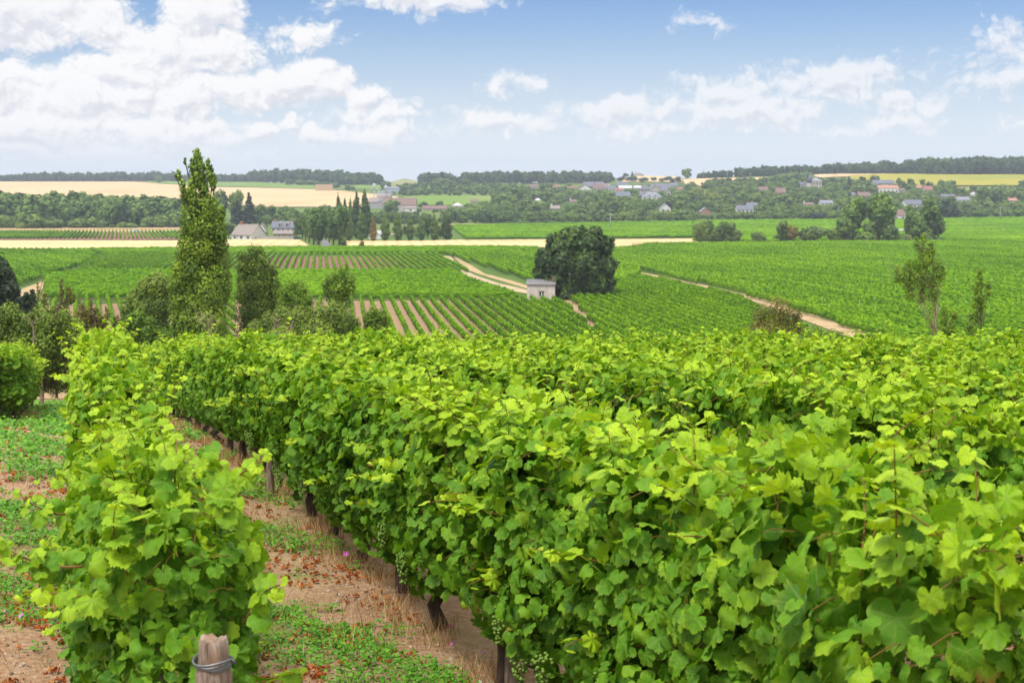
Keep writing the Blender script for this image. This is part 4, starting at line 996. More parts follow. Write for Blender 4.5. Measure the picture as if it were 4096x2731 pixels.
twigs('bare grey twigs in front of the tall poplar', (840, 1330), 50, (850, 1245), 70, 16)
twigs('pale dead shrub standing above the vine tops, right of the poplar', (1150, 1350), 46, (1160, 1268), 60, 14)
twigs('leafless stem leaning out of the brambles at the left', (130, 1370), 50, (100, 1220), 45, 7)
# right side
plume_tree('sapling', 'tree', 'tall thin sapling with a loose crown before the wide right field', 66,
    Q4((1430, 900, 1120, 45), (1500, 950, 1150, 40), (1370, 900, 1010, 24), (1560, 1130, 1420, 50), (1450, 1080, 1350, 65), (1340, 1110, 1350, 55), (1250, 1130, 1330, 55), (1200, 1180, 1330, 35), (1290, 1250, 1480, 45), (1600, 1180, 1320, 28), (1520, 1250, 1480, 55), (1420, 1350, 1520, 45)), (3745, 1340), 'sapling', 5600, .045, .045, inner=.97, wisp=3, bark='deadwood')
plume_tree('sapling', 'tree', 'small thin sapling near the right picture edge', 60,
    Q4((1950, 1210, 1380, 28), (1930, 1350, 1500, 50), (2020, 1330, 1450, 35), (1970, 1480, 1700, 50), (1900, 1450, 1560, 30)), (3925, 1380), 'sapling', 1700, .042, .03, inner=.97, wisp=2)
plume_tree('sapling', 'tree', 'low green sapling between the two thin saplings at the right', 58,
    Q4((1620, 1560, 1800, 40), (1690, 1590, 1820, 40), (1880, 1600, 1850, 40), (1640, 1700, 1900, 50)), (3790, 1400), 'sapling', 2600, .042, .03, inner=.95, wisp=2, tint0=.25)
plume_tree('scrub_bush', 'bush', 'reddish brown bush in front of the dirt track at the right', 64,
    [(3100, 1195, 1370, 45), (3040, 1230, 1380, 38), (3150, 1220, 1380, 40), (3190, 1240, 1380, 28), (3080, 1290, 1440, 90), (3030, 1330, 1440, 40), (3160, 1320, 1440, 50)], (3110, 1400), 'reddish', 11000, .042, .05, inner=.9, wisp=3)
plume_tree('scrub_bush', 'bush', 'low green scrub with pale flower heads right of the reddish bush', 60,
    [(3270, 1315, 1420, 45), (3340, 1335, 1430, 50), (3210, 1340, 1430, 40), (3420, 1350, 1430, 40)], (3290, 1400), 'sapling', 9000, .042, .04, inner=.7, wisp=1)
# great round walnut by the hut
def walnut():
    x, y = G(*C3(600, 1480), ymin=150); z = hs1(x, y); s = .4355 * .25 * y / FPX
    t_ = thing('walnut_tree', 'great round dark green walnut tree beside the stone hut', 'tree', (x, y, z)); L = []
    for (cx, cy, r_) in ((560, 960, 130), (700, 950, 120), (430, 1000, 110), (830, 1000, 95), (320, 1120, 110), (480, 1120, 150), (650, 1150, 170), (840, 1180, 110), (280, 1240, 80), (420, 1300, 120), (580, 1330, 150), (750, 1330, 140), (870, 1330, 75), (500, 1420, 90), (680, 1430, 90), (800, 1430, 60), (620, 880, 70), (500, 900, 70), (760, 870, 60), (370, 930, 55), (890, 940, 40), (360,1390,70)):
        for sgn in (-1, 1):
            dy = sgn * max(0, (370 - abs(cx - 590)) * .55) * s * rng.uniform(.4, 1.0)
            L.append(((cx - 600) * s, dy, (1480 - cy) * s, r_ * s, r_ * s, r_ * s * .92))
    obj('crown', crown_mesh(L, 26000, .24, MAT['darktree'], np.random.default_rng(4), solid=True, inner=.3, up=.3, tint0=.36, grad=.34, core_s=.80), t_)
    b_ = MB(); b_.tube([(0, 0, -.2), (0, 0, 1.6), (.2, 0, 3.0)], [.42, .34, .25], 10)
    for q in range(7):
        a = q * .9; b_.tube([(0, 0, 1.5), (1.2 * math.cos(a), 1.2 * math.sin(a), 3.4), (2.6 * math.cos(a), 2.6 * math.sin(a), 6)], [.2, .14, .05], 6)
    obj('trunk', b_.build('trunk', MAT['treebark'], True), t_)
walnut()

# ------------------------------------------------------------------ poplars and other trees named one by one
def T(C, x, ytop, ybase, w, kind, matn, name, label, group=None, cat='tree', **kw):
    s = C(x, ybase); far_tree(name, cat, label, s[0], s[1], C(0, ytop)[1], w * .4355, kind, matn, group, **kw)
gp = 'poplars in the row along the stubble field'
for (x, a, b_, w, mt, lb) in ((970, 660, 945, 66, 'tree_a', 'slim poplar standing before the tallest pair of poplars'), (855, 690, 950, 64, 'tree_a', 'slim poplar just right of the lane, left of the slim pair'), (1080, 700, 950, 48, 'tree_o', 'yellow and orange turning poplar'),
        (1190, 690, 946, 64, 'tree_b', 'olive green poplar right of the yellow one'), (1300, 680, 946, 64, 'tree_a', 'dark slim poplar, second right of the yellow one'), (1415, 708, 946, 52, 'tree_a', 'narrow dark poplar midway along the row'),
        (1523, 706, 945, 54, 'tree_a', 'narrow poplar left of the dense dark tree'), (1637, 690, 942, 68, 'tree_a', 'poplar second from the right end of the row'), (1750, 688, 942, 78, 'darktree', 'dark poplar ending the row at the right')):
    T(C2, x, a, b_, w, 'poplar', mt, 'poplar_tree', lb, gp)
T(C2, 1577, 730, 925, 66, 'tall', 'darktree', 'broadleaf_tree', 'dense dark tree standing inside the poplar row')
T(C2, 1692, 790, 925, 60, 'round', 'tree_a', 'broadleaf_tree', 'low round tree between the two last poplars')
T(C2, 1480, 800, 925, 60, 'round', 'tree_b', 'broadleaf_tree', 'small light tree between narrow poplars')
for (x, a, b_, w, lb) in ((760, 518, 900, 62, 'poplar top showing above the left avenue block'), (818, 552, 905, 52, 'pointed dark poplar right of the avenue'), (925, 488, 920, 72, 'tall dark poplar, left of the tallest pair'), (1005, 474, 920, 86, 'tallest dark poplar behind the row')):
    T(C2, x, a, b_, w, 'poplar', 'darktree', 'poplar_tree', lb, 'tall dark poplars behind the row')
T(C2, 872, 550, 905, 50, 'poplar', 'tree_b', 'poplar_tree', 'thin yellowish poplar between the dark tall poplars')
T(C2, 975, 945, 1032, 44, 'tall', 'tree_o', 'shrub', 'small brownish shrub standing on the stubble', cat='shrub')
T(C2, 806, 928, 1008, 76, 'round', 'darktree', 'shrub', 'clipped round dark shrub at the corner of the lane', cat='shrub')
T(C2, 1368, 805, 905, 46, 'round', 'reddish', 'broadleaf_tree', 'small purplish tree behind the poplar row')
for i, (x, a, b_, w) in enumerate(((425, 690, 930, 80), (455, 672, 945, 85), (490, 655, 962, 90), (530, 645, 982, 100), (578, 632, 1002, 120))):
    T(C2, x, a, b_, w * 1.3, 'tall', 'avenue', 'poplar_tree', '%s poplar of the left avenue row, counted from its far end' % ORD[i], 'avenue poplars left of the lane')
for i, (x, a, b_, w) in enumerate(((640, 672, 945, 80), (672, 658, 962, 90), (712, 645, 980, 105), (765, 630, 1002, 125))):
    T(C2, x, a, b_, w * 1.3, 'tall', 'avenue', 'poplar_tree', '%s poplar of the right avenue row, counted from its far end' % ORD[i], 'avenue poplars right of the lane')
T(C2, 610, 622, 930, 110, 'tall', 'avenue', 'broadleaf_tree', 'broad tree closing the far end of the avenue')
T(C1, 2180, 575, 805, 150, 'conifer', 'conifer', 'conifer_tree', 'dark conifer behind the farmhouse, left and lower of two')
T(C1, 2290, 512, 800, 170, 'conifer', 'conifer', 'conifer_tree', 'dark conifer behind the farmhouse, right and taller of two')
T(C1, 2175, 480, 790, 150, 'round', 'tree_b', 'broadleaf_tree', 'pale loose tree behind the two conifers')
T(C1, 2030, 475, 790, 120, 'tall', 'tree_a', 'broadleaf_tree', 'tall grey green tree right of the ragged poplar top')
T(C1, 2100, 780, 920, 130, 'round', 'tree_a', 'broadleaf_tree', 'rounded tree left of the farmhouse gable')
T(C1, 1460, 345, 418, 76, 'round', 'tree_b', 'broadleaf_tree', 'lone round tree on the stubble hill below the woods')
# round willows before the left wood
for (x, a, b_, w, mt) in ((30, 690, 832, 170, 'tree_b'), (190, 655, 832, 160, 'tree_b'), (200, 772, 836, 120, 'tree_y'), (310, 682, 834, 190, 'tree_b'), (90, 720, 832, 130, 'tree_a'), (500, 732, 834, 200, 'tree_b'), (400, 740, 832, 120, 'tree_b'), (700, 728, 832, 150, 'tree_b'), (770, 735, 830, 110, 'tree_a'), (860, 712, 830, 140, 'tree_b'), (925, 745, 830, 110, 'tree_a'),
        (1030, 795, 830, 70, 'tree_a'), (1130, 768, 830, 130, 'tree_b'), (1210, 775, 830, 110, 'tree_b'), (1330, 770, 828, 90, 'tree_b'), (1380, 705, 826, 150, 'tree_b'), (1480, 685, 826, 170, 'tree_b'), (1600, 640, 824, 170, 'tree_b'), (1570, 770, 826, 80, 'tree_a')):
    T(C1, x, a, b_, w, 'bush', mt, 'willow_tree', 'low round willow at the foot of the left wood', 'round willows along the left wood')
# trees behind the farmhouse wall up to the poplars
for i, (x, a, b_, w, k_, mt) in enumerate(((-10, 610, 790, 120, 'round', 'tree_a'), (70, 615, 780, 110, 'tall', 'tree_a'), (140, 620, 790, 120, 'round', 'tree_a'), (200, 690, 800, 100, 'round', 'tree_b'), (250, 625, 780, 110, 'round', 'tree_a'), (330, 620, 790, 110, 'round', 'tree_a'), (300, 660, 830, 120, 'round', 'tree_b'), (100, 700, 800, 110, 'round', 'tree_b'), (380, 740, 920, 80, 'round', 'tree_b'), (640, 605, 700, 100, 'round', 'tree_a'), (80, 785, 880, 60, 'round', 'tree_b'))):
    T(C2, x, a, b_, w, k_, mt, 'broadleaf_tree', 'leafy tree around the farmhouse beside the avenue', 'trees around the farmhouse')
# hedge trees on the right side of the valley
HG = [(C3, 1720, 770, 960, 130, 'round', 'tree_b', 'feathery light tree at the left end of the right hand hedge'), (C3, 1790, 748, 950, 110, 'tall', 'tree_b', 'narrow upright tree in the left hedge clump'), (C3, 1870, 830, 962, 110, 'round', 'tree_a', 'dark round tree amid the left hedge clump'), (C3, 1930, 770, 962, 120, 'tall', 'tree_a', 'tall tree in the middle of the left hedge clump'),
      (C3, 2015, 775, 962, 90, 'tall', 'tree_a', 'narrow dark tree in the left hedge clump'), (C3, 2070, 840, 965, 100, 'round', 'tree_a', 'low dark tree ending the left hedge clump'), (C3, 2255, 850, 968, 120, 'round', 'tree_a', 'small tree alone in the gap of the hedge'),
      (C4, 130, 752, 965, 120, 'tall', 'tree_a', 'upright tree with yellow tinge left of the big shrub'), (C4, 215, 800, 965, 130, 'round', 'tree_o', 'brownish bush beside the upright tree'), (C4, 420, 795, 968, 240, 'round', 'tree_a', 'wide dark shrub in the middle of the hedge'), (C4, 330, 830, 965, 120, 'round', 'darktree', 'dark low shrub left of the wide one'), (C4, 600, 810, 966, 150, 'round', 'tree_b', 'grey green shrub right of the wide dark one'),
      (C4, 700, 720, 966, 190, 'round', 'tree_b', 'pale round willow left of the light poplars'), (C4, 780, 545, 960, 190, 'tall', 'tree_b', 'light green poplar, left of the hedge trio'), (C4, 1020, 505, 962, 210, 'tall', 'tree_b', 'light green poplar, tallest in the hedge'), (C4, 1080, 510, 955, 150, 'tall', 'tree_b', 'second trunk of light poplar right of the tallest'), (C4, 920, 755, 965, 130, 'round', 'tree_a', 'dark tree under the light poplars'), (C4, 890, 850, 968, 170, 'bush', 'tree_b', 'low light shrub under the poplars'),
      (C4, 1130, 790, 966, 160, 'round', 'tree_a', 'dark bush below the white farmhouse'), (C4, 1240, 870, 968, 180, 'bush', 'tree_a', 'low bush in front of the blue machine'), (C4, 1300, 605, 955, 90, 'tall', 'tree_b', 'thin light tree right of the white farmhouse'), (C4, 1370, 690, 962, 150, 'round', 'tree_b', 'grey green tree left of the dark poplar'), (C4, 1480, 545, 955, 190, 'tall', 'tree_a', 'tall dark green poplar right of the white farmhouse'), (C4, 1530, 640, 950, 150, 'tall', 'tree_a', 'dark tree ending the hedge at the right'), (C4, 1440, 820, 962, 160, 'round', 'tree_a', 'low dense tree beneath the dark poplar')]
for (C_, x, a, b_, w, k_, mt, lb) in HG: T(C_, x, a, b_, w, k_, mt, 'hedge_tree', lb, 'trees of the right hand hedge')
T(C4, 1655, 530, 752, 230, 'round', 'darktree', 'broadleaf_tree', 'big round dark tree at the edge of the bright field')
T(C4, 455, 675, 765, 120, 'round', 'conifer', 'broadleaf_tree', 'very dark round tree before the village')
T(C3, 1015, 668, 782, 96, 'round', 'tree_y', 'broadleaf_tree', 'bright yellow green tree at the edge of the flat field')
T(C3, 1440, 672, 776, 120, 'round', 'tree_y', 'broadleaf_tree', 'bright yellow tree left of the wide olive one')
T(C3, 1560, 655, 776, 180, 'round', 'tree_b', 'broadleaf_tree', 'wide olive green tree before the twin gabled house')
T(C3, 1600, 278, 385, 100, 'round', 'tree_a', 'broadleaf_tree', 'single tree at the left end of the ridge wood')
T(C3, 1042, 290, 336, 60, 'round', 'conifer', 'conifer_tree', 'dark rounded conifer on the ridge by the bungalow')
T(C3, 1104, 282, 336, 32, 'conifer', 'conifer', 'conifer_tree', 'pointed conifer on the ridge by the bungalow')
T(C2, 845, 422, 488, 76, 'round', 'tree_a', 'broadleaf_tree', 'round tree on the hill right of the bale stack')
T(C2, 890, 440, 488, 60, 'round', 'tree_a', 'broadleaf_tree', 'smaller round tree on the hill right of the bale stack')
T(C2, 1365, 432, 532, 110, 'round', 'tree_a', 'broadleaf_tree', 'round tree right of the pale blue shed')
T(C2, 1510, 450, 532, 130, 'round', 'tree_b', 'broadleaf_tree', 'light round tree in the field under the ridge wood')
T(C2, 1245, 552, 700, 170, 'round', 'tree_b', 'broadleaf_tree', 'light green tree in front of the long barn')
T(C3, 520, 420, 450, 60, 'round', 'tree_y', 'broadleaf_tree', 'small yellow tree at the left end of the village')
for i, (x, a, b_, w) in enumerate(((1690, 370, 460, 170), (1800, 390, 470, 140), (1930, 380, 465, 120), (2040, 430, 490, 110), (2165, 412, 462, 80), (300, 380, 440, 90), (400, 385, 442, 100), (480, 388, 442, 110), (560, 395, 445, 90), (640, 402, 455, 90), (720, 405, 470, 110))):
    T(C2, x, a, b_, w, 'round', 'tree_a', 'broadleaf_tree', 'dark rounded tree at the lower edge of the ridge woods', 'trees below the ridge woods')

# ------------------------------------------------------------------ woods that read as one mass
def wood(label, base, top, depth, ntree, kind=('round', 'tall'), mat_='wood', sizes=None, seedn=1):
    rg = np.random.default_rng(seedn); B = resample(base, 60); Tt = resample(top, 60); parts = []
    LB = {k: [far_kind(k, 50 + i) for i in range(4)] for k in kind}
    pre = {k: [] for k in kind}
    for k in kind:
        for i in range(4):
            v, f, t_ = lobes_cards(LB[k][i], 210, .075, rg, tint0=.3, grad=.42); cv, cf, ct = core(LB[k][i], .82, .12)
            v2 = np.concatenate([v, cv, cv[cf[:, 2]] + 1e-3]); q = cf.copy(); q[:, 3] = np.arange(len(cf)) + len(cv)
            pre[k].append((v2, np.concatenate([f, q + len(v)]), np.concatenate([t_, ct, ct[cf[:, 2]]])))
    for i in range(ntree):
        u = rg.random() * 59; j = int(u); fr = u - j; bx = B[j] * (1 - fr) + B[min(59, j + 1)] * fr; tx = np.interp(bx[0], Tt[:, 0], Tt[:, 1])
        x, y = G(bx[0], bx[1], ymin=400); dd = rg.random() * depth; y2 = y + dd; x2 = x * y2 / y
        H = (bx[1] - tx) * .25 * y / FPX * rg.uniform(.78, 1.08)
        if dd < depth * .25: H *= rg.uniform(.7, 1)
        k = kind[int(rg.integers(0, len(kind)))]; v, f, t_ = pre[k][int(rg.integers(0, 4))]
        W = H * rg.uniform(.8, 1.25) * (1 if k == 'round' else 1.1); a = rg.uniform(0, 6.28); ca, sa = math.cos(a), math.sin(a)
        # rise of the hill behind the wood edge is kept out of the tree tops
        z = hs1(x2, y2); w = np.c_[(v[:, 0] * ca - v[:, 1] * sa) * W + x2, (v[:, 0] * sa + v[:, 1] * ca) * W + y2, v[:, 2] * H + z - H * .08]
        parts.append((w, f, np.clip(t_ + rg.normal(0, .13), 0, 1)))
    v, f, t_ = join(parts)
    obj('woods', mesh('woods', v, f, MAT[mat_], tint=t_), kind='stuff', label=label, category='woods')
MAT['wood'] = foliage('wood', (.042, .085, .018), (.085, .155, .026), (.16, .24, .04), trans=.1, isl=.3, rough=.8)
MAT['wood_far'] = foliage('wood_far', (.022, .050, .018), (.045, .088, .026), (.09, .145, .034), trans=.1, isl=.3, rough=.8)
wood('dark wood along the top of the stubble hill at the left', [C1(-300, 405), C1(1000, 404), C1(1700, 405), C1(2000, 405), C1(2351, 408), C2(0, 410)], [C1(-300, 310), C1(130, 318), C1(400, 300), C1(1000, 300), C1(1400, 292), C1(1800, 310), C1(2000, 325), C2(0, 300)], 70, 260, seedn=1, mat_='wood_far')
wood('dark rounded wood on the ridge above the bale stack', [C2(-60, 412), C2(300, 425), C2(700, 440), C2(1180, 440)], [C2(-60, 292), C2(300, 278), C2(600, 292), C2(1000, 318), C2(1120, 326), C2(1180, 360)], 70, 170, seedn=2, mat_='wood_far')
wood('dark wood on the ridge right of the gap', [C2(1510, 415), C2(1700, 420), C2(2351, 425), C3(300, 428), C3(900, 420)], [C2(1490, 345), C2(1530, 298), C2(2351, 300), C3(300, 310), C3(640, 300), C3(980, 320)], 70, 190, seedn=3, mat_='wood_far')
wood('long wood on the ridge at the right', [C3(1680, 372), C3(2100, 372), C3(2351, 362), C4(400, 335), C4(1250, 325), C4(1450, 345), C4(2500, 345)], [C3(1680, 318), C3(1900, 290), C3(2351, 250), C4(100, 245), C4(700, 205), C4(1000, 182), C4(1500, 162), C4(2500, 158)], 90, 420, seedn=4, mat_='wood_far')
wood('mixed green wood behind the willows at the left', [C1(-200, 822), C1(1750, 820)], [C1(-200, 490), C1(500, 500), C1(700, 495), C1(1100, 520), C1(1400, 535), C1(1750, 560)], 60, 230, kind=('tall', 'round'), seedn=5)
wood('band of trees behind the poplar row', [C2(1040, 800), C2(1500, 790), C2(2351, 785)], [C2(1040, 690), C2(1500, 690), C2(2100, 640), C2(2351, 640)], 40, 60, seedn=7)
# ------------------------------------------------------------------ buildings
def wallm(c): return simple('wall_' + str(len(bpy.data.materials)), tuple(k * .8 for k in c), c, 1.2, .9, .1, .02)
WALL = {'white': wallm((.72, .69, .64)), 'cream': wallm((.46, .41, .34)), 'stone': wallm((.46, .42, .37)), 'grey': wallm((.36, .35, .35)), 'brown': wallm((.30, .20, .14)), 'blue': wallm((.36, .41, .46)), 'orange': wallm((.36, .20, .13))}
ROOF = {'slate': simple('slate', (.10, .11, .14), (.17, .18, .22), 3, .6, .3), 'slate_light': simple('slate_light', (.17, .18, .21), (.25, .26, .30), 3, .6, .3), 'red': simple('roof_red', (.22, .11, .09), (.29, .15, .12), 3, .9, .3), 'brown': simple('roof_brown', (.15, .10, .09), (.23, .155, .135), 3, .9, .3),
        'orange': simple('roof_orange', (.36, .18, .13), (.43, .23, .17), 3, .9, .3), 'greybrown': simple('roof_greybrown', (.20, .165, .15), (.29, .25, .23), 3, .9, .3), 'white': simple('roof_white', (.42, .42, .43), (.52, .52, .53), 3, .7)}
GLASS = simple('window_glass', (.03, .035, .045), (.07, .08, .10), 2, .15, spec=.5); SHUT = simple('shutter', (.10, .13, .30), (.14, .18, .38), 2, .7); DOORM = simple('door_paint', (.28, .06, .06), (.34, .08, .08), 2, .6)
FRAME = simple('window_frame', (.6, .58, .54), (.72, .70, .66), 3, .6); BRICK = simple('brick', (.26, .10, .07), (.40, .18, .12), 9, .9, .4)
def house(C, x, ybase, w, wh, rh, wall, roof, label, kind='long', yaw=0.0, chim=1, win=3, depth=7.5, door=False, name='house', hip=False, cat='house', dist=None, dormer=0, gable_win=False):
    """w, wall height wh and roof height rh in crop points; kind long = ridge across the view, gable = gable towards the camera"""
    s0 = C(x, ybase); X_, Y_ = G(s0[0], s0[1], ymin=150); s = .4355 * .25 * Y_ / FPX
    W, WH, RH = w * s, wh * s, rh * s; D = depth
    t_ = thing(name, label, cat, (X_, Y_ + D / 2, hs1(X_, Y_) - .2), None, yaw)
    WH += .2; b_ = MB(); b_.box(-W / 2, W / 2, -D / 2, D / 2, -1.0, WH)
    o_ = .25; rf = MB()
    if kind == 'long':
        if not hip: b_.add([(-W / 2, -D / 2, WH), (-W / 2, D / 2, WH), (-W / 2, 0, WH + RH * .97), (W / 2, -D / 2, WH), (W / 2, D / 2, WH), (W / 2, 0, WH + RH * .97)], [(0, 2, 1), (3, 4, 5), (0, 3, 5, 2), (1, 2, 5, 4)])
        i = W * .18 + D * .2 if hip else -o_
        i = min(i, W * .42)
        P_ = [(-W / 2 - o_, -D / 2 - o_, WH - .05), (W / 2 + o_, -D / 2 - o_, WH - .05), (W / 2 + o_, D / 2 + o_, WH - .05), (-W / 2 - o_, D / 2 + o_, WH - .05), (-W / 2 + i, 0, WH + RH), (W / 2 - i, 0, WH + RH)]
        Q_ = [(a, c, z + .14) for a, c, z in P_]
        rf.add(P_ + Q_, [(0, 1, 5, 4), (1, 2, 5), (2, 3, 4, 5), (3, 0, 4), (6, 7, 11, 10), (7, 8, 11), (8, 9, 10, 11), (9, 6, 10), (0, 1, 7, 6), (1, 2, 8, 7), (2, 3, 9, 8), (3, 0, 6, 9)] if hip else [(0, 1, 5, 4), (2, 3, 4, 5), (6, 7, 11, 10), (8, 9, 10, 11), (0, 1, 7, 6), (2, 3, 9, 8), (1, 5, 11, 7), (5, 2, 8, 11), (4, 0, 6, 10), (3, 4, 10, 9)])
        ridge = [(-W * .36, 0), (W * .36, 0), (0, 0)]
    else:
        b_.add([(-W / 2, -D / 2, WH), (W / 2, -D / 2, WH), (0, -D / 2, WH + RH * .97), (-W / 2, D / 2, WH), (W / 2, D / 2, WH), (0, D / 2, WH + RH * .97)], [(0, 1, 2), (4, 3, 5), (0, 2, 5, 3), (1, 4, 5, 2)])
        P_ = [(-W / 2 - o_, -D / 2 - o_, WH - .05), (-W / 2 - o_, D / 2 + o_, WH - .05), (W / 2 + o_, D / 2 + o_, WH - .05), (W / 2 + o_, -D / 2 - o_, WH - .05), (0, -D / 2 - o_, WH + RH), (0, D / 2 + o_, WH + RH)]
        Q_ = [(a, c, z + .14) for a, c, z in P_]
        rf.add(P_ + Q_, [(0, 4, 5, 1), (2, 5, 4, 3), (6, 10, 11, 7), (8, 11, 10, 9), (0, 4, 10, 6), (4, 3, 9, 10), (1, 5, 11, 7), (5, 2, 8, 11), (0, 1, 7, 6), (2, 3, 9, 8)])
        ridge = [(0, D * .3), (0, -D * .3), (0, 0)]
    obj('wall', b_.build('wall', WALL[wall]), t_)
    ro = obj('roof', rf.build('roof', ROOF[roof]), t_)
    for k in range(chim):
        c = MB(); cx, cy = ridge[k]; c.box(cx - .38, cx + .38, cy - .3, cy + .3, WH + RH * .6, WH + RH + 1.0); c.box(cx - .45, cx + .45, cy - .37, cy + .37, WH + RH + 1.0, WH + RH + 1.15)
        obj('chimney', c.build('chimney', BRICK if wall != 'stone' else WALL['white']), ro)
    for k in range(win):
        wx = -W / 2 + W * (k + .5) / win; hw_ = min(.55, W / win * .25); zt = min(WH * .78, 2.3); zb = zt - min(1.3, WH * .45)
        g = MB(); g.box(wx - hw_, wx + hw_, -D / 2 - .03, -D / 2 + .02, zb, zt); wo_ = obj('window', g.build('window', GLASS), t_)
        f = MB(); f.box(wx - hw_ - .12, wx - hw_, -D / 2 - .06, -D / 2 + .02, zb - .1, zt + .1); f.box(wx + hw_, wx + hw_ + .12, -D / 2 - .06, -D / 2 + .02, zb - .1, zt + .1); f.box(wx - hw_, wx + hw_, -D / 2 - .06, -D / 2 + .02, zt, zt + .1)
        obj('window_frame', f.build('window_frame', FRAME), wo_)
        if WH > 5.2:
            g = MB(); g.box(wx - hw_, wx + hw_, -D / 2 - .03, -D / 2 + .02, zb + 2.7, zt + 2.7); obj('window', g.build('window', GLASS), t_)
    for k in range(dormer):
        dx = -W * .3 + W * .6 * (k + .5) / dormer; g = MB(); zb = WH + RH * .15; g.box(dx - .55, dx + .55, -D / 2 + .3, -D / 2 + 2.0, WH, zb + 1.5)
        g.add([(dx - .7, -D / 2 + .25, zb + 1.5), (dx + .7, -D / 2 + .25, zb + 1.5), (dx, -D / 2 + .25, zb + 2.3), (dx - .7, -D / 2 + 2.6, zb + 1.5), (dx + .7, -D / 2 + 2.6, zb + 1.5), (dx, -D / 2 + 2.6, zb + 2.3)], [(0, 1, 2), (0, 2, 5, 3), (1, 4, 5, 2), (4, 3, 5)])
        dm = obj('dormer', g.build('dormer', WALL[wall]), ro); g2 = MB(); g2.box(dx - .35, dx + .35, -D / 2 + .27, -D / 2 + .31, zb + .2, zb + 1.3); obj('dormer_window', g2.build('dormer_window', GLASS), dm)
    if door:
        g = MB(); g.box(-.2, .8, -D / 2 - .05, -D / 2 + .02, 0, 2.1); obj('door', g.build('door', DOORM), t_)
    if gable_win:
        g = MB(); g.box(-.4, .4, -D / 2 - .04, -D / 2 + .02, WH * .55, WH * .55 + 1.2); obj('window', g.build('window', GLASS), t_)
    return t_, W, WH, RH
RECT = []
def Hs(C, x, yb, w, wh, rh, wall, roof, label, **kw):
    r_ = house(C, x, yb, w, wh, rh, wall, roof, label, **kw)
    p = C(x, yb); RECT.append((p[0] - w * .22, p[0] + w * .22, p[1] - (wh + rh) * .4355, p[1])); return r_
# village and farms
Hs(C1, 2265, 935, 215, 40, 92, 'white', 'greybrown', 'farmhouse with a large grey brown roof and white right gable, left of the avenue', yaw=R(-24), chim=1, win=3, depth=9, name='farmhouse')
Hs(C2, 40, 905, 84, 52, 66, 'white', 'greybrown', 'white gable end of the left farmhouse wing', kind='gable', yaw=R(6), chim=0, win=0, name='farmhouse', gable_win=True)
Hs(C2, 250, 860, 220, 32, 58, 'cream', 'slate', 'long farmhouse with a slate roof and dormers beside the avenue', chim=2, win=5, dormer=2, depth=8, name='farmhouse')
Hs(C2, 260, 905, 200, 22, 28, 'brown', 'greybrown', 'low red brown outbuilding in front of the dormered farmhouse', chim=0, win=2, depth=5, name='outbuilding', cat='building')
Hs(C2, 55, 905, 70, 22, 14, 'grey', 'slate', 'small dark shed between the two farmhouses', chim=0, win=1, depth=4, name='shed', cat='shed')
def wallthing(C, x0, x1, yb, hh, label, m_):
    A, B = G(*C(x0, yb), ymin=150), G(*C(x1, yb), ymin=150); L = math.hypot(B[0] - A[0], B[1] - A[1]); s = .4355 * .25 * A[1] / FPX
    t_ = thing('garden_wall', label, 'wall', (A[0], A[1], hs1(*A)), None, math.atan2(B[1] - A[1], B[0] - A[0])); b_ = MB(); b_.box(0, L, -.2, .2, -.6, hh * s); o_ = obj('wall_body', b_.build('wall_body', m_), t_); c = MB(); c.box(-.05, L + .05, -.26, .26, hh * s, hh * s + .12); obj('coping', c.build('coping', WALL['stone']), t_)
wallthing(C2, -170, 345, 934, 27, 'long pale stone wall in front of the farmhouses', WALL['stone'])
wallthing(C2, 347, 410, 932, 26, 'dark green garden fence at the end of the stone wall', simple('green_fence', (.02, .08, .05), (.03, .11, .07), 3))
Hs(C2, 1315, 680, 300, 62, 62, 'stone', 'brown', 'long stone barn with a big brown roof behind the light green tree', chim=0, win=2, depth=14, name='barn', cat='barn')
Hs(C2, 1090, 652, 105, 60, 38, 'grey', 'greybrown', 'grey barn end at the left of the long barn', chim=0, win=0, depth=10, name='barn', cat='barn')
Hs(C2, 1145, 652, 32, 66, 22, 'grey', 'slate', 'narrow slate grey silo house between the barns', chim=0, win=0, depth=6, name='barn', cat='barn')
Hs(C2, 1420, 684, 100, 36, 18, 'white', 'greybrown', 'low white lean-to in front of the long barn', chim=0, win=1, depth=6, name='outbuilding', cat='building')
Hs(C2, 1640, 665, 225, 12, 28, 'cream', 'brown', 'very low shed with a long brown roof right of the barn', chim=0, win=2, depth=9, name='shed', cat='shed')
Hs(C2, 1848, 645, 90, 20, 24, 'cream', 'white', 'small house with a white roof and tall chimney', chim=1, win=1, hip=True)
Hs(C2, 2002, 606, 62, 18, 22, 'stone', 'brown', 'small stone hut on the slope above the tree band', chim=0, win=1, name='stone_hut', cat='hut')
Hs(C2, 1258, 500, 118, 36, 12, 'blue', 'slate_light', 'pale blue shed on the hill behind the grain elevators', chim=0, win=0, depth=12, name='shed', cat='shed')
Hs(C2, 1110, 930, 120, 32, 38, 'white', 'white', 'white gabled building behind the yellow poplar', kind='gable', chim=0, win=0, name='outbuilding', cat='building', yaw=R(-10))
Hs(C2, 930, 905, 60, 60, 40, 'stone', 'greybrown', 'stone house half hidden behind the tall dark poplars', chim=0, win=1)
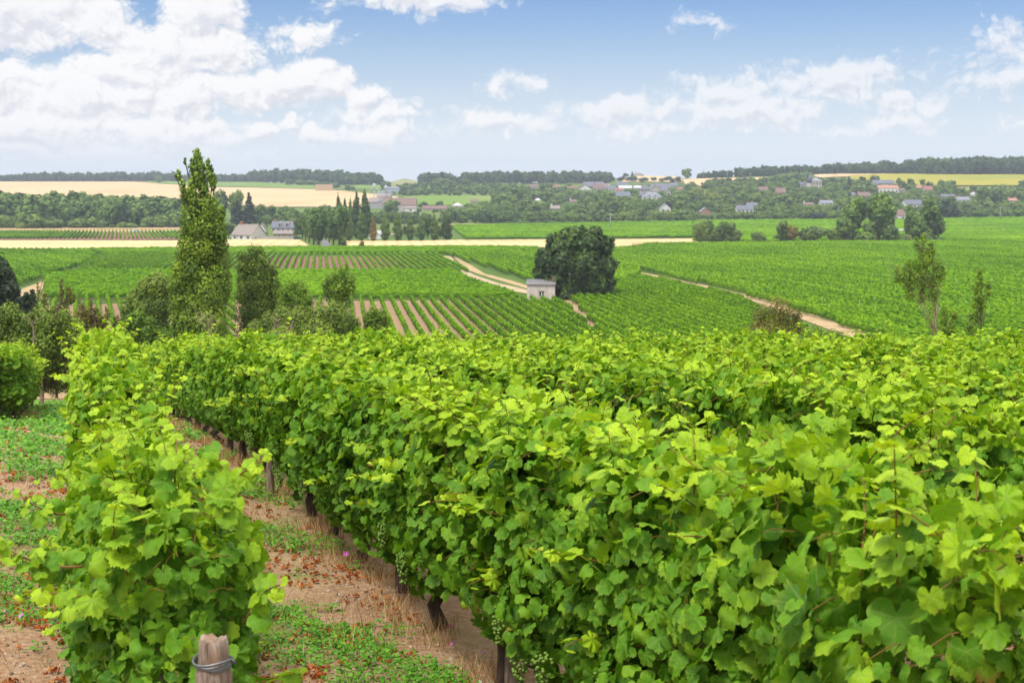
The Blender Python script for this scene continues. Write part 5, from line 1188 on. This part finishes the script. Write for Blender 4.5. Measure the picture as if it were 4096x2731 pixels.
HL = [(C3, 750, 458, 190, 14, 38, 'cream', 'slate', 'long slate roofed house at the top left of the village', dict(chim=2, win=4)),
 (C3, 800, 488, 105, 20, 42, 'cream', 'brown', 'red brown roofed house left of the village centre', {}), (C3, 672, 488, 110, 18, 36, 'white', 'slate', 'slate roofed house at the left end of the village', dict(kind='gable', win=1)),
 (C3, 905, 482, 95, 18, 22, 'white', 'slate', 'small pale house between red roof and hedge', {}), (C3, 1042, 474, 118, 10, 24, 'cream', 'white', 'long pale roof in the village centre', dict(chim=0)), (C3, 1155, 474, 70, 12, 22, 'cream', 'white', 'short pale roof beside the village centre', dict(chim=1)),
 (C3, 1225, 490, 84, 16, 42, 'cream', 'slate', 'steep slate roof in the village centre', dict(hip=True)), (C3, 1320, 508, 90, 26, 40, 'cream', 'brown', 'brown roofed gable house in the village centre', dict(kind='gable')),
 (C3, 1360, 468, 165, 14, 30, 'white', 'slate', 'long dark slate roof with white bands', dict(chim=2, win=4)), (C3, 1395, 500, 80, 14, 30, 'cream', 'slate', 'slate roofed house behind the gable house', {}),
 (C3, 985, 502, 76, 16, 22, 'white', 'red', 'small red roofed house below the pale roofs', {}), (C3, 1022, 545, 128, 10, 38, 'cream', 'slate', 'broad slate roof among trees left of the white house', dict(chim=0)), (C3, 1230, 536, 110, 10, 34, 'cream', 'slate', 'dark slate roof above the big white house', dict(chim=1)),
 (C3, 1288, 572, 185, 28, 42, 'white', 'slate_light', 'big white house with a slate roof and two dormers', dict(dormer=2, win=4, chim=1, hip=True)), (C3, 1410, 682, 96, 34, 42, 'white', 'slate_light', 'white house with twin slate gables low in the trees', dict(kind='gable', win=2, chim=0)),
 (C3, 1442, 528, 34, 28, 22, 'cream', 'brown', 'narrow cream house at the right of the village', dict(kind='gable', win=1)), (C3, 1540, 490, 50, 14, 18, 'cream', 'red', 'tiny red roofed house beside the dark hedge', {}),
 (C3, 200, 470, 76, 20, 22, 'cream', 'brown', 'lone brown roofed house left of the village', {}), (C3, 238, 590, 56, 14, 20, 'cream', 'white', 'small pale roof alone in the dark trees', dict(hip=True)), (C3, 395, 668, 84, 16, 28, 'stone', 'greybrown', 'old stone house low in the trees', {}), (C3, 560, 605, 60, 16, 20, 'stone', 'brown', 'small brown roof hidden in the middle of the trees', {}),
 (C3, 1780, 718, 100, 36, 38, 'orange', 'slate_light', 'barn with an orange gable and curved grey roof', dict(kind='gable', win=0, chim=0, name='barn', cat='barn')), (C3, 2142, 690, 150, 28, 40, 'white', 'slate', 'slate roofed cream house right of the orange barn', dict(win=4)), (C3, 2205, 640, 90, 18, 24, 'cream', 'slate', 'small slate roof above the cream house', {}),
 (C3, 2312, 496, 84, 18, 26, 'cream', 'brown', 'brown roofed house in the dark trees left of the castle', {}), (C3, 410, 458, 60, 8, 14, 'cream', 'red', 'tiny red roof at the foot of the ridge wood', {}), (C3, 1160, 342, 105, 10, 20, 'cream', 'greybrown', 'bungalow alone on the ridge against the sky', dict(hip=True, chim=0)), (C3, 1490, 455, 70, 14, 26, 'white', 'slate', 'last slate roof at the right end of the village', dict(chim=1)),
 (C3, 870, 458, 60, 8, 28, 'cream', 'greybrown', 'small grey brown roof at the top of the village', {}), (C3, 560, 468, 110, 8, 12, 'cream', 'red', 'low reddish roof at the village edge', dict(chim=0)), (C3, 1010, 442, 110, 6, 24, 'grey', 'slate', 'dark long roof above the village by the hedge', dict(chim=0)),
 (C4, 120, 526, 90, 22, 42, 'orange', 'brown', 'red brown house below the castle', {}), (C4, 355, 455, 118, 22, 24, 'cream', 'slate', 'slate roofed wing at the left of the castle', dict(dormer=2)), (C4, 1065, 440, 190, 20, 30, 'cream', 'slate', 'long slate roofed barn below the sunflower field', dict(chim=0, win=2)),
 (C4, 1108, 510, 182, 46, 24, 'white', 'orange', 'big white house with an orange tiled roof', dict(win=5, chim=2, hip=False)), (C4, 1228, 508, 50, 26, 16, 'cream', 'brown', 'small cream annexe beside the orange roofed house', dict(win=1)), (C4, 1475, 498, 80, 18, 36, 'cream', 'red', 'red roofed house right of the orange roofed one', {}), (C4, 1395, 470, 50, 12, 18, 'cream', 'orange', 'tiny orange roof between two hillside trees', {}),
 (C4, 885, 560, 110, 24, 36, 'brown', 'brown', 'brown roofed house above the light poplars', {}), (C4, 918, 530, 40, 8, 10, 'cream', 'white', 'small pale roof behind the brown house', dict(chim=0, win=1)), (C4, 540, 622, 112, 22, 24, 'white', 'slate_light', 'white bungalow with two orange chimneys', dict(chim=2, win=3)), (C4, 375, 630, 90, 14, 20, 'stone', 'brown', 'low brown roofed cottage left of the white bungalow', {}),
 (C4, 845, 638, 50, 20, 28, 'orange', 'orange', 'orange gabled house between two light poplars', dict(kind='gable', win=0)), (C4, 1335, 645, 165, 30, 42, 'white', 'slate', 'white gabled house with a slate roof behind the white farmhouse', dict(win=3, yaw=R(14))), (C4, 1160, 764, 200, 50, 52, 'white', 'brown', 'white farmhouse with a brown roof and red door between the poplars', dict(win=3, door=True, yaw=R(16), depth=8, name='farmhouse')),
 (C4, 1800, 592, 112, 20, 28, 'white', 'slate_light', 'pale slate roofed house right of the big round tree', dict(win=3, chim=2)), (C4, 1910, 542, 40, 18, 22, 'white', 'white', 'tiny white gable right of the big round tree', dict(kind='gable', win=0)), (C4, 1655, 555, 130, 16, 18, 'cream', 'slate', 'house hidden behind the big round tree, two chimneys showing', dict(chim=2)), (C4, 2255, 592, 74, 14, 22, 'cream', 'orange', 'small orange roofed house near the right edge', dict(chim=1)), (C4, 785, 545, 40, 20, 22, 'cream', 'slate', 'narrow house corner behind the left light poplar', dict(win=1))]
for (C_, x, yb, w, wh, rh, wl, rf_, lb, kw) in HL: Hs(C_, x, yb, w, wh, rh, wl, rf_, lb, **kw)
# castle
t_, W, WH, RH = Hs(C4, 450, 474, 92, 74, 34, 'cream', 'slate_light', 'cream stone castle with a steep roof and pointed turret', hip=True, win=3, chim=1, depth=12, name='castle', cat='castle')
c = MB(); c.tube([(-W * .62, -2, -1), (-W * .62, -2, WH * .86)], 2.3, 14); obj('turret', c.build('turret', WALL['cream'], True), t_)
c = MB(); c.tube([(-W * .62, -2, WH * .86), (-W * .62, -2, WH * .86 + 6.5)], [2.8, .05], 14); obj('turret_roof', c.build('turret_roof', ROOF['slate'], True), t_)
wallthing(C4, 110, 300, 572, 14, 'long retaining wall below the castle', WALL['stone']); wallthing(C4, 370, 440, 572, 12, 'short pale terrace wall below the castle', WALL['cream'])

# hut in the vineyard
def hut():
    X_, Y_ = G(*C3(272, 1505), ymin=150); s = .4355 * .25 * Y_ / FPX; W = 256 * s; Hh = 158 * s; D = 3.6
    t_ = thing('stone_hut', 'small square rendered hut with flat roof in the vines beside the walnut tree', 'hut', (X_, Y_ + D / 2, hs1(X_, Y_)), None, R(-3))
    m, t, b, o = newmat('render_wall'); nz = noise(t, 1.6, 7, .7); nz2 = noise(t, 2.2, 4, .6, stretch=(1, 1, .3))
    c = ramp(t, nz, [(.3, (.36, .32, .28)), (.55, (.52, .47, .42)), (.75, (.60, .55, .50))]); c = mix(t, MR(t, nz2, .5, .7, 0, .5), c, (.30, .26, .22)); t.links.new(c, b.inputs['Base Color']); b.inputs['Roughness'].default_value = .95; bump(t, b, nz, .4, .03)
    x0, x1 = -12 * s - 20 * s, 24 * s - 20 * s; zb, zt = 45 * s, 98 * s; wx0, wx1 = (252 - 272) * s, (302 - 272) * s
    b_ = MB(); y0, y1 = -D / 2, D / 2
    b_.box(-W / 2, wx0, y0, y0 + .3, -.5, Hh); b_.box(wx1, W / 2, y0, y0 + .3, -.5, Hh); b_.box(wx0, wx1, y0, y0 + .3, -.5, zb); b_.box(wx0, wx1, y0, y0 + .3, zt, Hh)
    b_.box(-W / 2, W / 2, y1 - .3, y1, -.5, Hh); b_.box(-W / 2, -W / 2 + .3, y0 + .3, y1 - .3, -.5, Hh); b_.box(W / 2 - .3, W / 2, y0 + .3, y1 - .3, -.5, Hh)
    obj('wall', b_.build('wall', m), t_)
    rf = MB(); n = 44; xs = np.linspace(-W / 2 - .18, W / 2 + .12, n * 2)
    zc = lambda i: .028 * (1 if i % 2 else -1)
    f0, f1 = Hh + .05, Hh + .52
    v = [(x, y0 - .2, f0 + zc(i)) for i, x in enumerate(xs)] + [(x, y1 + .2, f1 + zc(i)) for i, x in enumerate(xs)]
    v += [(x, y, z - .05) for x, y, z in v]; k = len(xs); F = [(i, i + 1, k + i + 1, k + i) for i in range(k - 1)] + [(2 * k + i, 2 * k + i + 1, i + 1, i) for i in range(k - 1)]
    rf.add(v, F); ro = obj('roof', rf.build('roof', simple('fibre_cement', (.20, .20, .21), (.34, .33, .34), 4, .8)), t_)
    fb = MB(); fb.box(-W / 2 + .003, W / 2 - .003, y0 + .31, y1 - .003, Hh, Hh + .12); fb.add([(-W / 2 + .01, y0 + .02, Hh), (-W / 2 + .01, y1 - .02, Hh), (-W / 2 + .01, y1 - .02, Hh + .42), (W / 2 - .01, y0 + .02, Hh), (W / 2 - .01, y1 - .02, Hh), (W / 2 - .01, y1 - .02, Hh + .42)], [(0, 2, 1), (3, 4, 5), (1, 2, 5, 4)])
    obj('gable_wall', fb.build('gable_wall', m), t_)
    c = MB(); cx = (388 - 272) * s; c.box(cx - .22, cx + .16, .2, .65, Hh + .1, Hh + .98); c.box(cx - .26, cx + .20, .16, .69, Hh + .98, Hh + 1.06); obj('chimney', c.build('chimney', BRICK), ro)
    g = MB(); g.box(wx0 + .05, wx1 - .05, y0 + .16, y0 + .18, zb, zt); wi = obj('window', g.build('window', GLASS), t_)
    f = MB(); cxm = (wx0 + wx1) / 2; f.box(wx0, wx0 + .07, y0 + .08, y0 + .15, zb, zt); f.box(wx1 - .07, wx1, y0 + .08, y0 + .15, zb, zt); f.box(wx0 + .07, wx1 - .07, y0 + .08, y0 + .15, zt - .07, zt); f.box(wx0 + .07, wx1 - .07, y0 + .08, y0 + .15, zb, zb + .07); f.box(cxm - .05, cxm + .05, y0 + .08, y0 + .15, zb + .07, zt - .07)
    obj('window_frame', f.build('window_frame', FRAME), wi)
    l = MB(); l.box(wx0 - .12, wx1 + .12, y0 - .04, y0 + .1, zt, zt + .16); l.box(wx0 - .1, wx1 + .1, y0 - .07, y0 + .1, zb - .08, zb); l.box(wx0 - .12, wx0, y0 - .03, y0 + .05, zb, zt); l.box(wx1, wx1 + .12, y0 - .03, y0 + .05, zb, zt); obj('window_surround', l.build('window_surround', WALL['cream']), t_)
hut()

# straw bale stack: every bale a thing
def bales():
    s0 = C2(625, 491); X_, Y_ = G(*s0, ymin=400); s = .4355 * .25 * Y_ / FPX; W = 156 * s; Hh = 62 * s; nx, nz_ = 8, 4; bw, bh = W / nx, Hh / nz_
    mt = simple('bale_straw', (.40, .28, .17), (.54, .41, .27), 1.5, .95, .3, .05)
    for i in range(nx):
        for j in range(nz_):
            b_ = MB(); e = .05; j1, j2 = rng.uniform(-.12, .12, 2)
            b_.box(e, bw - e, j1, 2.4 + j1, e * .3, bh - e * .3); me = b_.build('straw_bale', mt)
            bm_ = obj('straw_bale', me, loc=(X_ - W / 2 + i * bw, Y_, hs1(X_, Y_) + j * bh), label='big square straw bale in the stack on the stubble hill', category='straw bale', group='straw bales of the hill stack')
            md = bm_.modifiers.new('bevel', 'BEVEL'); md.width = .08; md.segments = 1
bales()
# grain elevators
def elevator(x, ytop, yb, label):
    X_, Y_ = G(*C2(x, yb), ymin=400); s = .4355 * .25 * Y_ / FPX; Hh = (yb - ytop) * s; t_ = thing('grain_elevator', label, 'grain elevator', (X_, Y_, hs1(X_, Y_)))
    mt = simple('galvanised', (.38, .42, .46), (.50, .54, .58), 3, .5, metal=.2)
    b_ = MB()
    for sx in (-.6, .6):
        for sy in (-.6, .6): b_.tube([(sx, sy, 0), (sx, sy, Hh)], .14, 5)
    nb = int(Hh / 2.5)
    for k in range(nb):
        z = Hh * k / nb; b_.tube([(-.6, -.6, z), (.6, -.6, z + Hh / nb)], .09, 4); b_.tube([(.6, .6, z), (-.6, .6, z + Hh / nb)], .09, 4)
    obj('tower_frame', b_.build('tower_frame', mt), t_)
    h_ = MB(); h_.box(-1.2, 1.2, -1, 1, Hh - .3, Hh + 1.3); h_.add([(-1.3, -1.1, Hh + 1.3), (1.3, -1.1, Hh + 1.3), (1.3, 1.1, Hh + 1.3), (-1.3, 1.1, Hh + 1.3), (0, 0, Hh + 2.2)], [(0, 1, 4), (1, 2, 4), (2, 3, 4), (3, 0, 4)]); obj('head_box', h_.build('head_box', mt), t_)
    for (e, zz) in ((-6, .35), (6.5, .2), (10, .05)):
        p = MB(); p.tube([(0, 0, Hh), (e, 0, Hh * zz)], .16, 5); obj('chute', p.build('chute', mt), t_)
elevator(1086, 445, 560, 'grain elevator tower with slanting chutes, left and taller of two'); elevator(1193, 462, 560, 'grain elevator tower with slanting chutes, right of two')
for i, (x, r_) in enumerate(((1130, 2.6), (1165, 2.6), (1215, 2.4))):
    X_, Y_ = G(*C2(x, 566), ymin=400); t_ = thing('grain_silo', ['domed silo top left of the pair under the elevators', 'domed silo top right of the pair under the elevators', 'domed silo top under the right elevator'][i], 'silo', (X_, Y_ + 8, hs1(X_, Y_ + 8)), 'silos behind the barns')
    b_ = MB(); b_.tube([(0, 0, 0), (0, 0, 4.5)], r_, 18); obj('silo_body', b_.build('silo_body', WALL['grey'], True), t_); b_ = MB(); b_.tube([(0, 0, 4.5), (0, 0, 5.2), (0, 0, 5.7)], [r_ * 1.03, r_ * .6, .1], 18); obj('silo_roof', b_.build('silo_roof', ROOF['slate_light'], True), t_)
# utility poles
def pole(C, x, ytop, yb, label, arm=True):
    X_, Y_ = G(*C(x, yb), ymin=150); s = .4355 * .25 * Y_ / FPX; Hh = (yb - ytop) * s; t_ = thing('utility_pole', label, 'utility pole', (X_, Y_, hs1(X_, Y_)))
    b_ = MB(); b_.tube([(0, 0, -.5), (0, 0, Hh)], [.20, .13], 8); obj('pole_shaft', b_.build('pole_shaft', simple('pole_mat', (.30, .27, .24), (.42, .39, .36), 4), True), t_)
    if arm:
        b_ = MB(); b_.box(-.9, .9, -.08, .08, Hh - .7, Hh - .5)
        for q in (-.8, 0, .8): b_.box(q - .06, q + .06, -.06, .06, Hh - .5, Hh - .25)
        obj('crossarm', b_.build('crossarm', WALL['grey']), t_)
for a in ((C3, 903, 690, 852, 'slim pole in the bright field behind the walnut tree'), (C3, 1760, 290, 380, 'pole on the ridge, left of the three against the wood'), (C3, 1977, 322, 372, 'pole on the ridge, middle of the three against the wood'), (C3, 2188, 322, 388, 'pole on the ridge, right of the three against the wood'), (C4, 2130, 636, 752, 'pale pole at the far edge of the bright field, right'), (C4, 1856, 498, 600, 'pole rising behind the pale slate roofed house'), (C3, 1500, 325, 352, 'short pole on the tan field of the ridge'), (C3, 2016, 610, 650, 'street lamp like pole right of the orange barn'), (C3, 1628, 565, 610, 'small pole among the hillside trees')): pole(*a)
# vehicles
TYRE = simple('tyre', (.02, .02, .02), (.03, .03, .03), 5); RIM = simple('rim', (.4, .4, .42), (.5, .5, .52), 5, .4)
def vehicle(C, x, yb, w, label, kind, col, name, cat):
    X_, Y_ = G(*C(x, yb), ymin=150); s = .4355 * .25 * Y_ / FPX; L = w * s; mt = simple('paint_' + name, tuple(k * .9 for k in col), col, 2, .35, spec=.5)
    t_ = thing(name, label, cat, (X_, Y_, hs1(X_, Y_) + .15)); k = L / 4.4; t_.scale = (k, k, k)
    prof = {'van': [(-2.2, .35), (2.2, .35), (2.2, 1.0), (1.7, 1.15), (1.25, 2.0), (-2.1, 2.05), (-2.2, 1.6)], 'car': [(-2.2, .35), (2.2, .35), (2.2, .8), (1.3, .95), (.6, 1.45), (-1.0, 1.48), (-1.9, 1.0), (-2.2, .9)], 'truck': [(-2.2, .5), (2.2, .5), (2.2, 2.0), (1.2, 2.1), (1.15, 1.1), (-2.2, 1.1)]}[kind]
    b_ = MB(); n = len(prof); v = [(a, -.85, z) for a, z in prof] + [(a, .85, z) for a, z in prof]; b_.add(v, [tuple(range(n)), tuple(range(2 * n - 1, n - 1, -1))] + [(i, n + i, n + (i + 1) % n, (i + 1) % n) for i in range(n)])
    obj('body', b_.build('body', mt), t_)
    g = MB()
    if kind == 'van': g.box(.3, 1.25, -.865, .865, 1.2, 1.8)
    elif kind == 'car': g.box(-.95, .55, -.865, .865, .98, 1.36)
    else: g.box(1.35, 2.1, -.865, .865, 1.35, 1.85)
    obj('window', g.build('window', GLASS), t_)
    if kind == 'truck':
        g = MB(); g.box(-2.2, 1.05, -.86, .86, 1.1, 1.9); obj('cargo_box', g.build('cargo_box', WALL['white']), t_)
    for a in (-1.35, 1.35):
        for sy in (-.8, .8):
            wv_ = MB(); wv_.tube([(a, sy - .1, .33), (a, sy + .1, .33)], .34, 14); wo_ = obj('wheel', wv_.build('wheel', TYRE, True), t_); r_ = MB(); r_.tube([(a, sy - .11, .33), (a, sy + .11, .33)], .18, 10); obj('rim', r_.build('rim', RIM, True), wo_)
vehicle(C1, 1252, 876, 66, 'white van parked behind the far left vine strip', 'van', (.70, .76, .80), 'parked_van', 'van')
vehicle(C3, 1846, 795, 62, 'silver car at the edge of the bright field, behind the hedge clump', 'car', (.55, .62, .66), 'parked_car', 'car')
vehicle(C2, 1268, 908, 56, 'orange and white truck between two poplars of the row', 'truck', (.60, .16, .04), 'parked_truck', 'truck')
vehicle(C4, 1240, 880, 90, 'dark blue farm machine half hidden by the hedge', 'truck', (.03, .07, .30), 'farm_machine', 'tractor')
# vine stakes in the wide field
STM = simple('stake_pale', (.55, .52, .48), (.70, .68, .64), 4); sb = MB(); sb.tube([(0, 0, 0), (0, 0, 1.35)], .035, 6); sm_ = sb.build('vine_stake', STM)
for i in range(70):
    vx, vy = rng.uniform(1480, 2352), rng.uniform(590, 790)
    if vx < 2050 and vy > 600 + (vx - 1470) * .30: continue
    x, y = G(*V(vx, vy), ymin=140)
    obj('vine_stake', sm_, loc=(x, y, hs1(x, y)), label='thin pale stake standing in the wide valley field', category='stake', group='pale stakes of the wide field')

# ------------------------------------------------------------------ trees among the houses
rv = np.random.default_rng(99); nt_ = 0
def zone(C, x0, x1, y0, y1, dx, dy, hmin, hmax, label, group, mats=('tree_a', 'tree_a', 'tree_b', 'tree_a', 'darktree', 'tree_b', 'tree_a', 'tree_a', 'tree_y', 'tree_b'), lowf=None):
    global nt_
    yy = y0; row = 0
    while yy <= y1:
        xx = x0 + (row % 2) * dx * .5
        while xx <= x1:
            x = xx + rv.uniform(-.3, .3) * dx; y = yy + rv.uniform(-.35, .35) * dy; xx += dx
            if lowf is not None and y < lowf(x): continue
            Hh = rv.uniform(hmin, hmax); w = rv.uniform(75, 120) * (Hh / 110) ** .5; p = C(x, y); ok = True; a0, a1 = p[0] - w * .18, p[0] + w * .18; tp = p[1] - Hh * .4355
            for (r0, r1, rt, rb) in RECT:
                if a1 > r0 and a0 < r1 and p[1] > rb - 6 and tp < rb - (rb - rt) * .22:
                    room = (p[1] - (rb - (rb - rt) * .22)) / .4355
                    if room > 30: Hh = room; w = min(w, Hh * 1.1); tp = p[1] - Hh * .4355
                    else: ok = False; break
            if not ok: continue
            k_ = rv.choice(['round', 'round', 'round', 'tall', 'bush']); mt = mats[int(rv.integers(0, len(mats)))]
            far_tree('broadleaf_tree', 'tree', label, p[0], p[1], tp, w * .4355, k_, mt, group, trunk=False); nt_ += 1
        yy += dy; row += 1
zone(C3, -60, 1650, 765, 775, 88, 40, 75, 125, 'tree in the dense belt along the flat field, before the village', 'trees of the belt before the village')
zone(C3, -150, 1650, 620, 720, 100, 48, 100, 185, 'tree on the rising ground between the belt and the village', 'trees below the village', mats=('tree_a', 'tree_a', 'tree_b', 'tree_a', 'tree_b'))
zone(C3, -100, 1600, 520, 580, 105, 50, 70, 110, 'tree close below the village roofs', 'trees close to the village roofs')
zone(C3, 1680, 2400, 560, 750, 100, 50, 80, 130, 'tree on the slope between the village and the castle', 'trees on the middle slope')
zone(C3, 1600, 2400, 440, 520, 100, 45, 55, 95, 'tree above the middle slope near the tan field', 'trees on the upper middle slope', mats=('tree_a', 'darktree', 'tree_a'), lowf=lambda x: 480 if x < 1750 else 425)
zone(C4, -20, 1650, 560, 745, 100, 50, 70, 120, 'tree on the slope below the castle', 'trees below the castle')
zone(C4, -20, 1000, 430, 520, 88, 42, 55, 85, 'tree around the castle', 'trees around the castle')
zone(C4, 1230, 1760, 490, 560, 95, 45, 45, 75, 'tree around the red roofed hillside house', 'trees of the right hillside')
zone(C4, 1700, 2420, 560, 740, 105, 50, 60, 110, 'tree on the slope at the far right', 'trees of the far right slope', mats=('tree_a', 'tree_b', 'tree_a', 'tree_b'))
zone(C2, 1820, 2351, 700, 760, 95, 50, 90, 150, 'tree above the band behind the poplar row', 'trees above the poplar row')
zone(C3, 940, 1560, 405, 425, 60, 30, 35, 55, 'dark tree of the hedge line above the village', 'trees of the hedge above the village', mats=('darktree',))
zone(C3, 1880, 2250, 420, 425, 55, 30, 45, 60, 'dark tree of the hedge under the tan ridge field', 'trees of the hedge under the ridge field', mats=('darktree', 'conifer'))
T(C4, 740, 352, 485, 60, 'conifer', 'conifer', 'conifer_tree', 'very dark column of a conifer right of the castle')
T(C4, 230, 308, 400, 160, 'round', 'tree_b', 'broadleaf_tree', 'broad golden green tree left above the castle')
T(C4, 330, 312, 400, 150, 'round', 'tree_a', 'broadleaf_tree', 'broad green tree directly above the castle turret')
T(C4, 130, 325, 400, 130, 'round', 'tree_b', 'broadleaf_tree', 'golden green tree farthest left above the castle')
T(C4, 2340, 385, 455, 90, 'round', 'darktree', 'broadleaf_tree', 'dark tree at the right end of the sunflower field')
T(C4, 1990, 455, 640, 140, 'tall', 'tree_a', 'broadleaf_tree', 'tall green tree at the far right of the village')
T(C4, 2090, 470, 640, 120, 'tall', 'tree_a', 'broadleaf_tree', 'tall green tree beside the farthest right village tree')
print('village trees', nt_)
def understory(label, quads, n, hmin, hmax, seedn, mat_='wood_v'):
    rg = np.random.default_rng(seedn); parts = []; pre = []
    for i in range(5):
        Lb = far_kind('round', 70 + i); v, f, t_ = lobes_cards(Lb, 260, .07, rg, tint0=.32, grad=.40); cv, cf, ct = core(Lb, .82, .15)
        q = cf.copy(); q[:, 3] = np.arange(len(cf)) + len(cv); pre.append((np.concatenate([v, cv, cv[cf[:, 2]] + 1e-3]), np.concatenate([f, q + len(v)]), np.concatenate([t_, ct, ct[cf[:, 2]]])))
    ar = np.array([(q[2] - q[1]) * (q[4] - q[3]) for q in quads], float); cum = rg.choice(len(quads), n, p=ar / ar.sum())
    for i in cum:
        C, x0, x1, y0, y1 = quads[i]; p = C(rg.uniform(x0, x1), rg.uniform(y0, y1)); Hh = rg.uniform(hmin, hmax); w = Hh * rg.uniform(.9, 1.3); bad = False
        for (r0, r1, rt, rb) in RECT:
            if p[0] + w * .17 > r0 and p[0] - w * .17 < r1 and p[1] > rb - 6 and p[1] - Hh * .4355 < rb - (rb - rt) * .3:
                room = (p[1] - (rb - (rb - rt) * .3)) / .4355
                if room > 22: Hh = min(Hh, room); w = min(w, Hh * 1.2)
                else: bad = True; break
        if bad: continue
        x, y = G(*p, ymin=400); s = .4355 * .25 * y / FPX; v, f, t_ = pre[int(rg.integers(0, 5))]; a = rg.uniform(0, 6.28); ca, sa = math.cos(a), math.sin(a); W = w * s; Hm = Hh * s
        parts.append((np.c_[(v[:, 0] * ca - v[:, 1] * sa) * W + x, (v[:, 0] * sa + v[:, 1] * ca) * W + y, v[:, 2] * Hm + hs1(x, y) - Hm * .12], f, np.clip(t_ + rg.normal(0, .22), 0, 1)))
    v, f, t_ = join(parts); obj('woods', mesh('woods', v, f, MAT[mat_], tint=t_), kind='stuff', label=label, category='woods')
MAT['wood_v'] = foliage('wood_v', (.050, .095, .016), (.095, .165, .022), (.18, .26, .035), trans=.1, isl=.25, rough=.8)
understory('mixed green trees and shrubs filling the slope around the village houses', [(C3, -150, 1650, 470, 775), (C3, 1650, 2351, 450, 765), (C4, 0, 1700, 440, 755), (C4, 1250, 2400, 500, 740), (C2, 1750, 2351, 640, 760)], 1800, 48, 95, 11)
understory('dense low trees and shrubs along the edge of the flat fields', [(C3, -400, 1650, 755, 782), (C3, 1650, 2351, 745, 765), (C4, 0, 1650, 735, 758), (C4, 1700, 2400, 720, 740)], 190, 60, 95, 12)
understory('undergrowth of the hedge on the right side of the valley', [(C3, 1680, 2100, 950, 964), (C3, 2200, 2320, 955, 966), (C4, 60, 1590, 950, 964)], 90, 40, 85, 13)
understory('trees and shrubs on the slope around the barns', [(C2, 1160, 2351, 455, 540), (C2, 1480, 2300, 635, 700), (C2, -100, 420, 720, 800), (C2, 1050, 1750, 720, 800)], 330, 40, 80, 14)

# ------------------------------------------------------------------ haze: even air round the whole scene
hz = MB(); hz.box(-3700, 3700, -60, 3300, -78, 30)
m = bpy.data.materials.new('haze'); m.use_nodes = True; t = m.node_tree; t.nodes.clear(); o = t.nodes.new('ShaderNodeOutputMaterial'); v = t.nodes.new('ShaderNodeVolumePrincipled')
v.inputs['Color'].default_value = (.80, .88, 1.0, 1); v.inputs['Density'].default_value = HAZE; v.inputs['Anisotropy'].default_value = .2
t.links.new(v.outputs[0], o.inputs['Volume'])
obj('haze', hz.build('haze', m), kind='stuff')
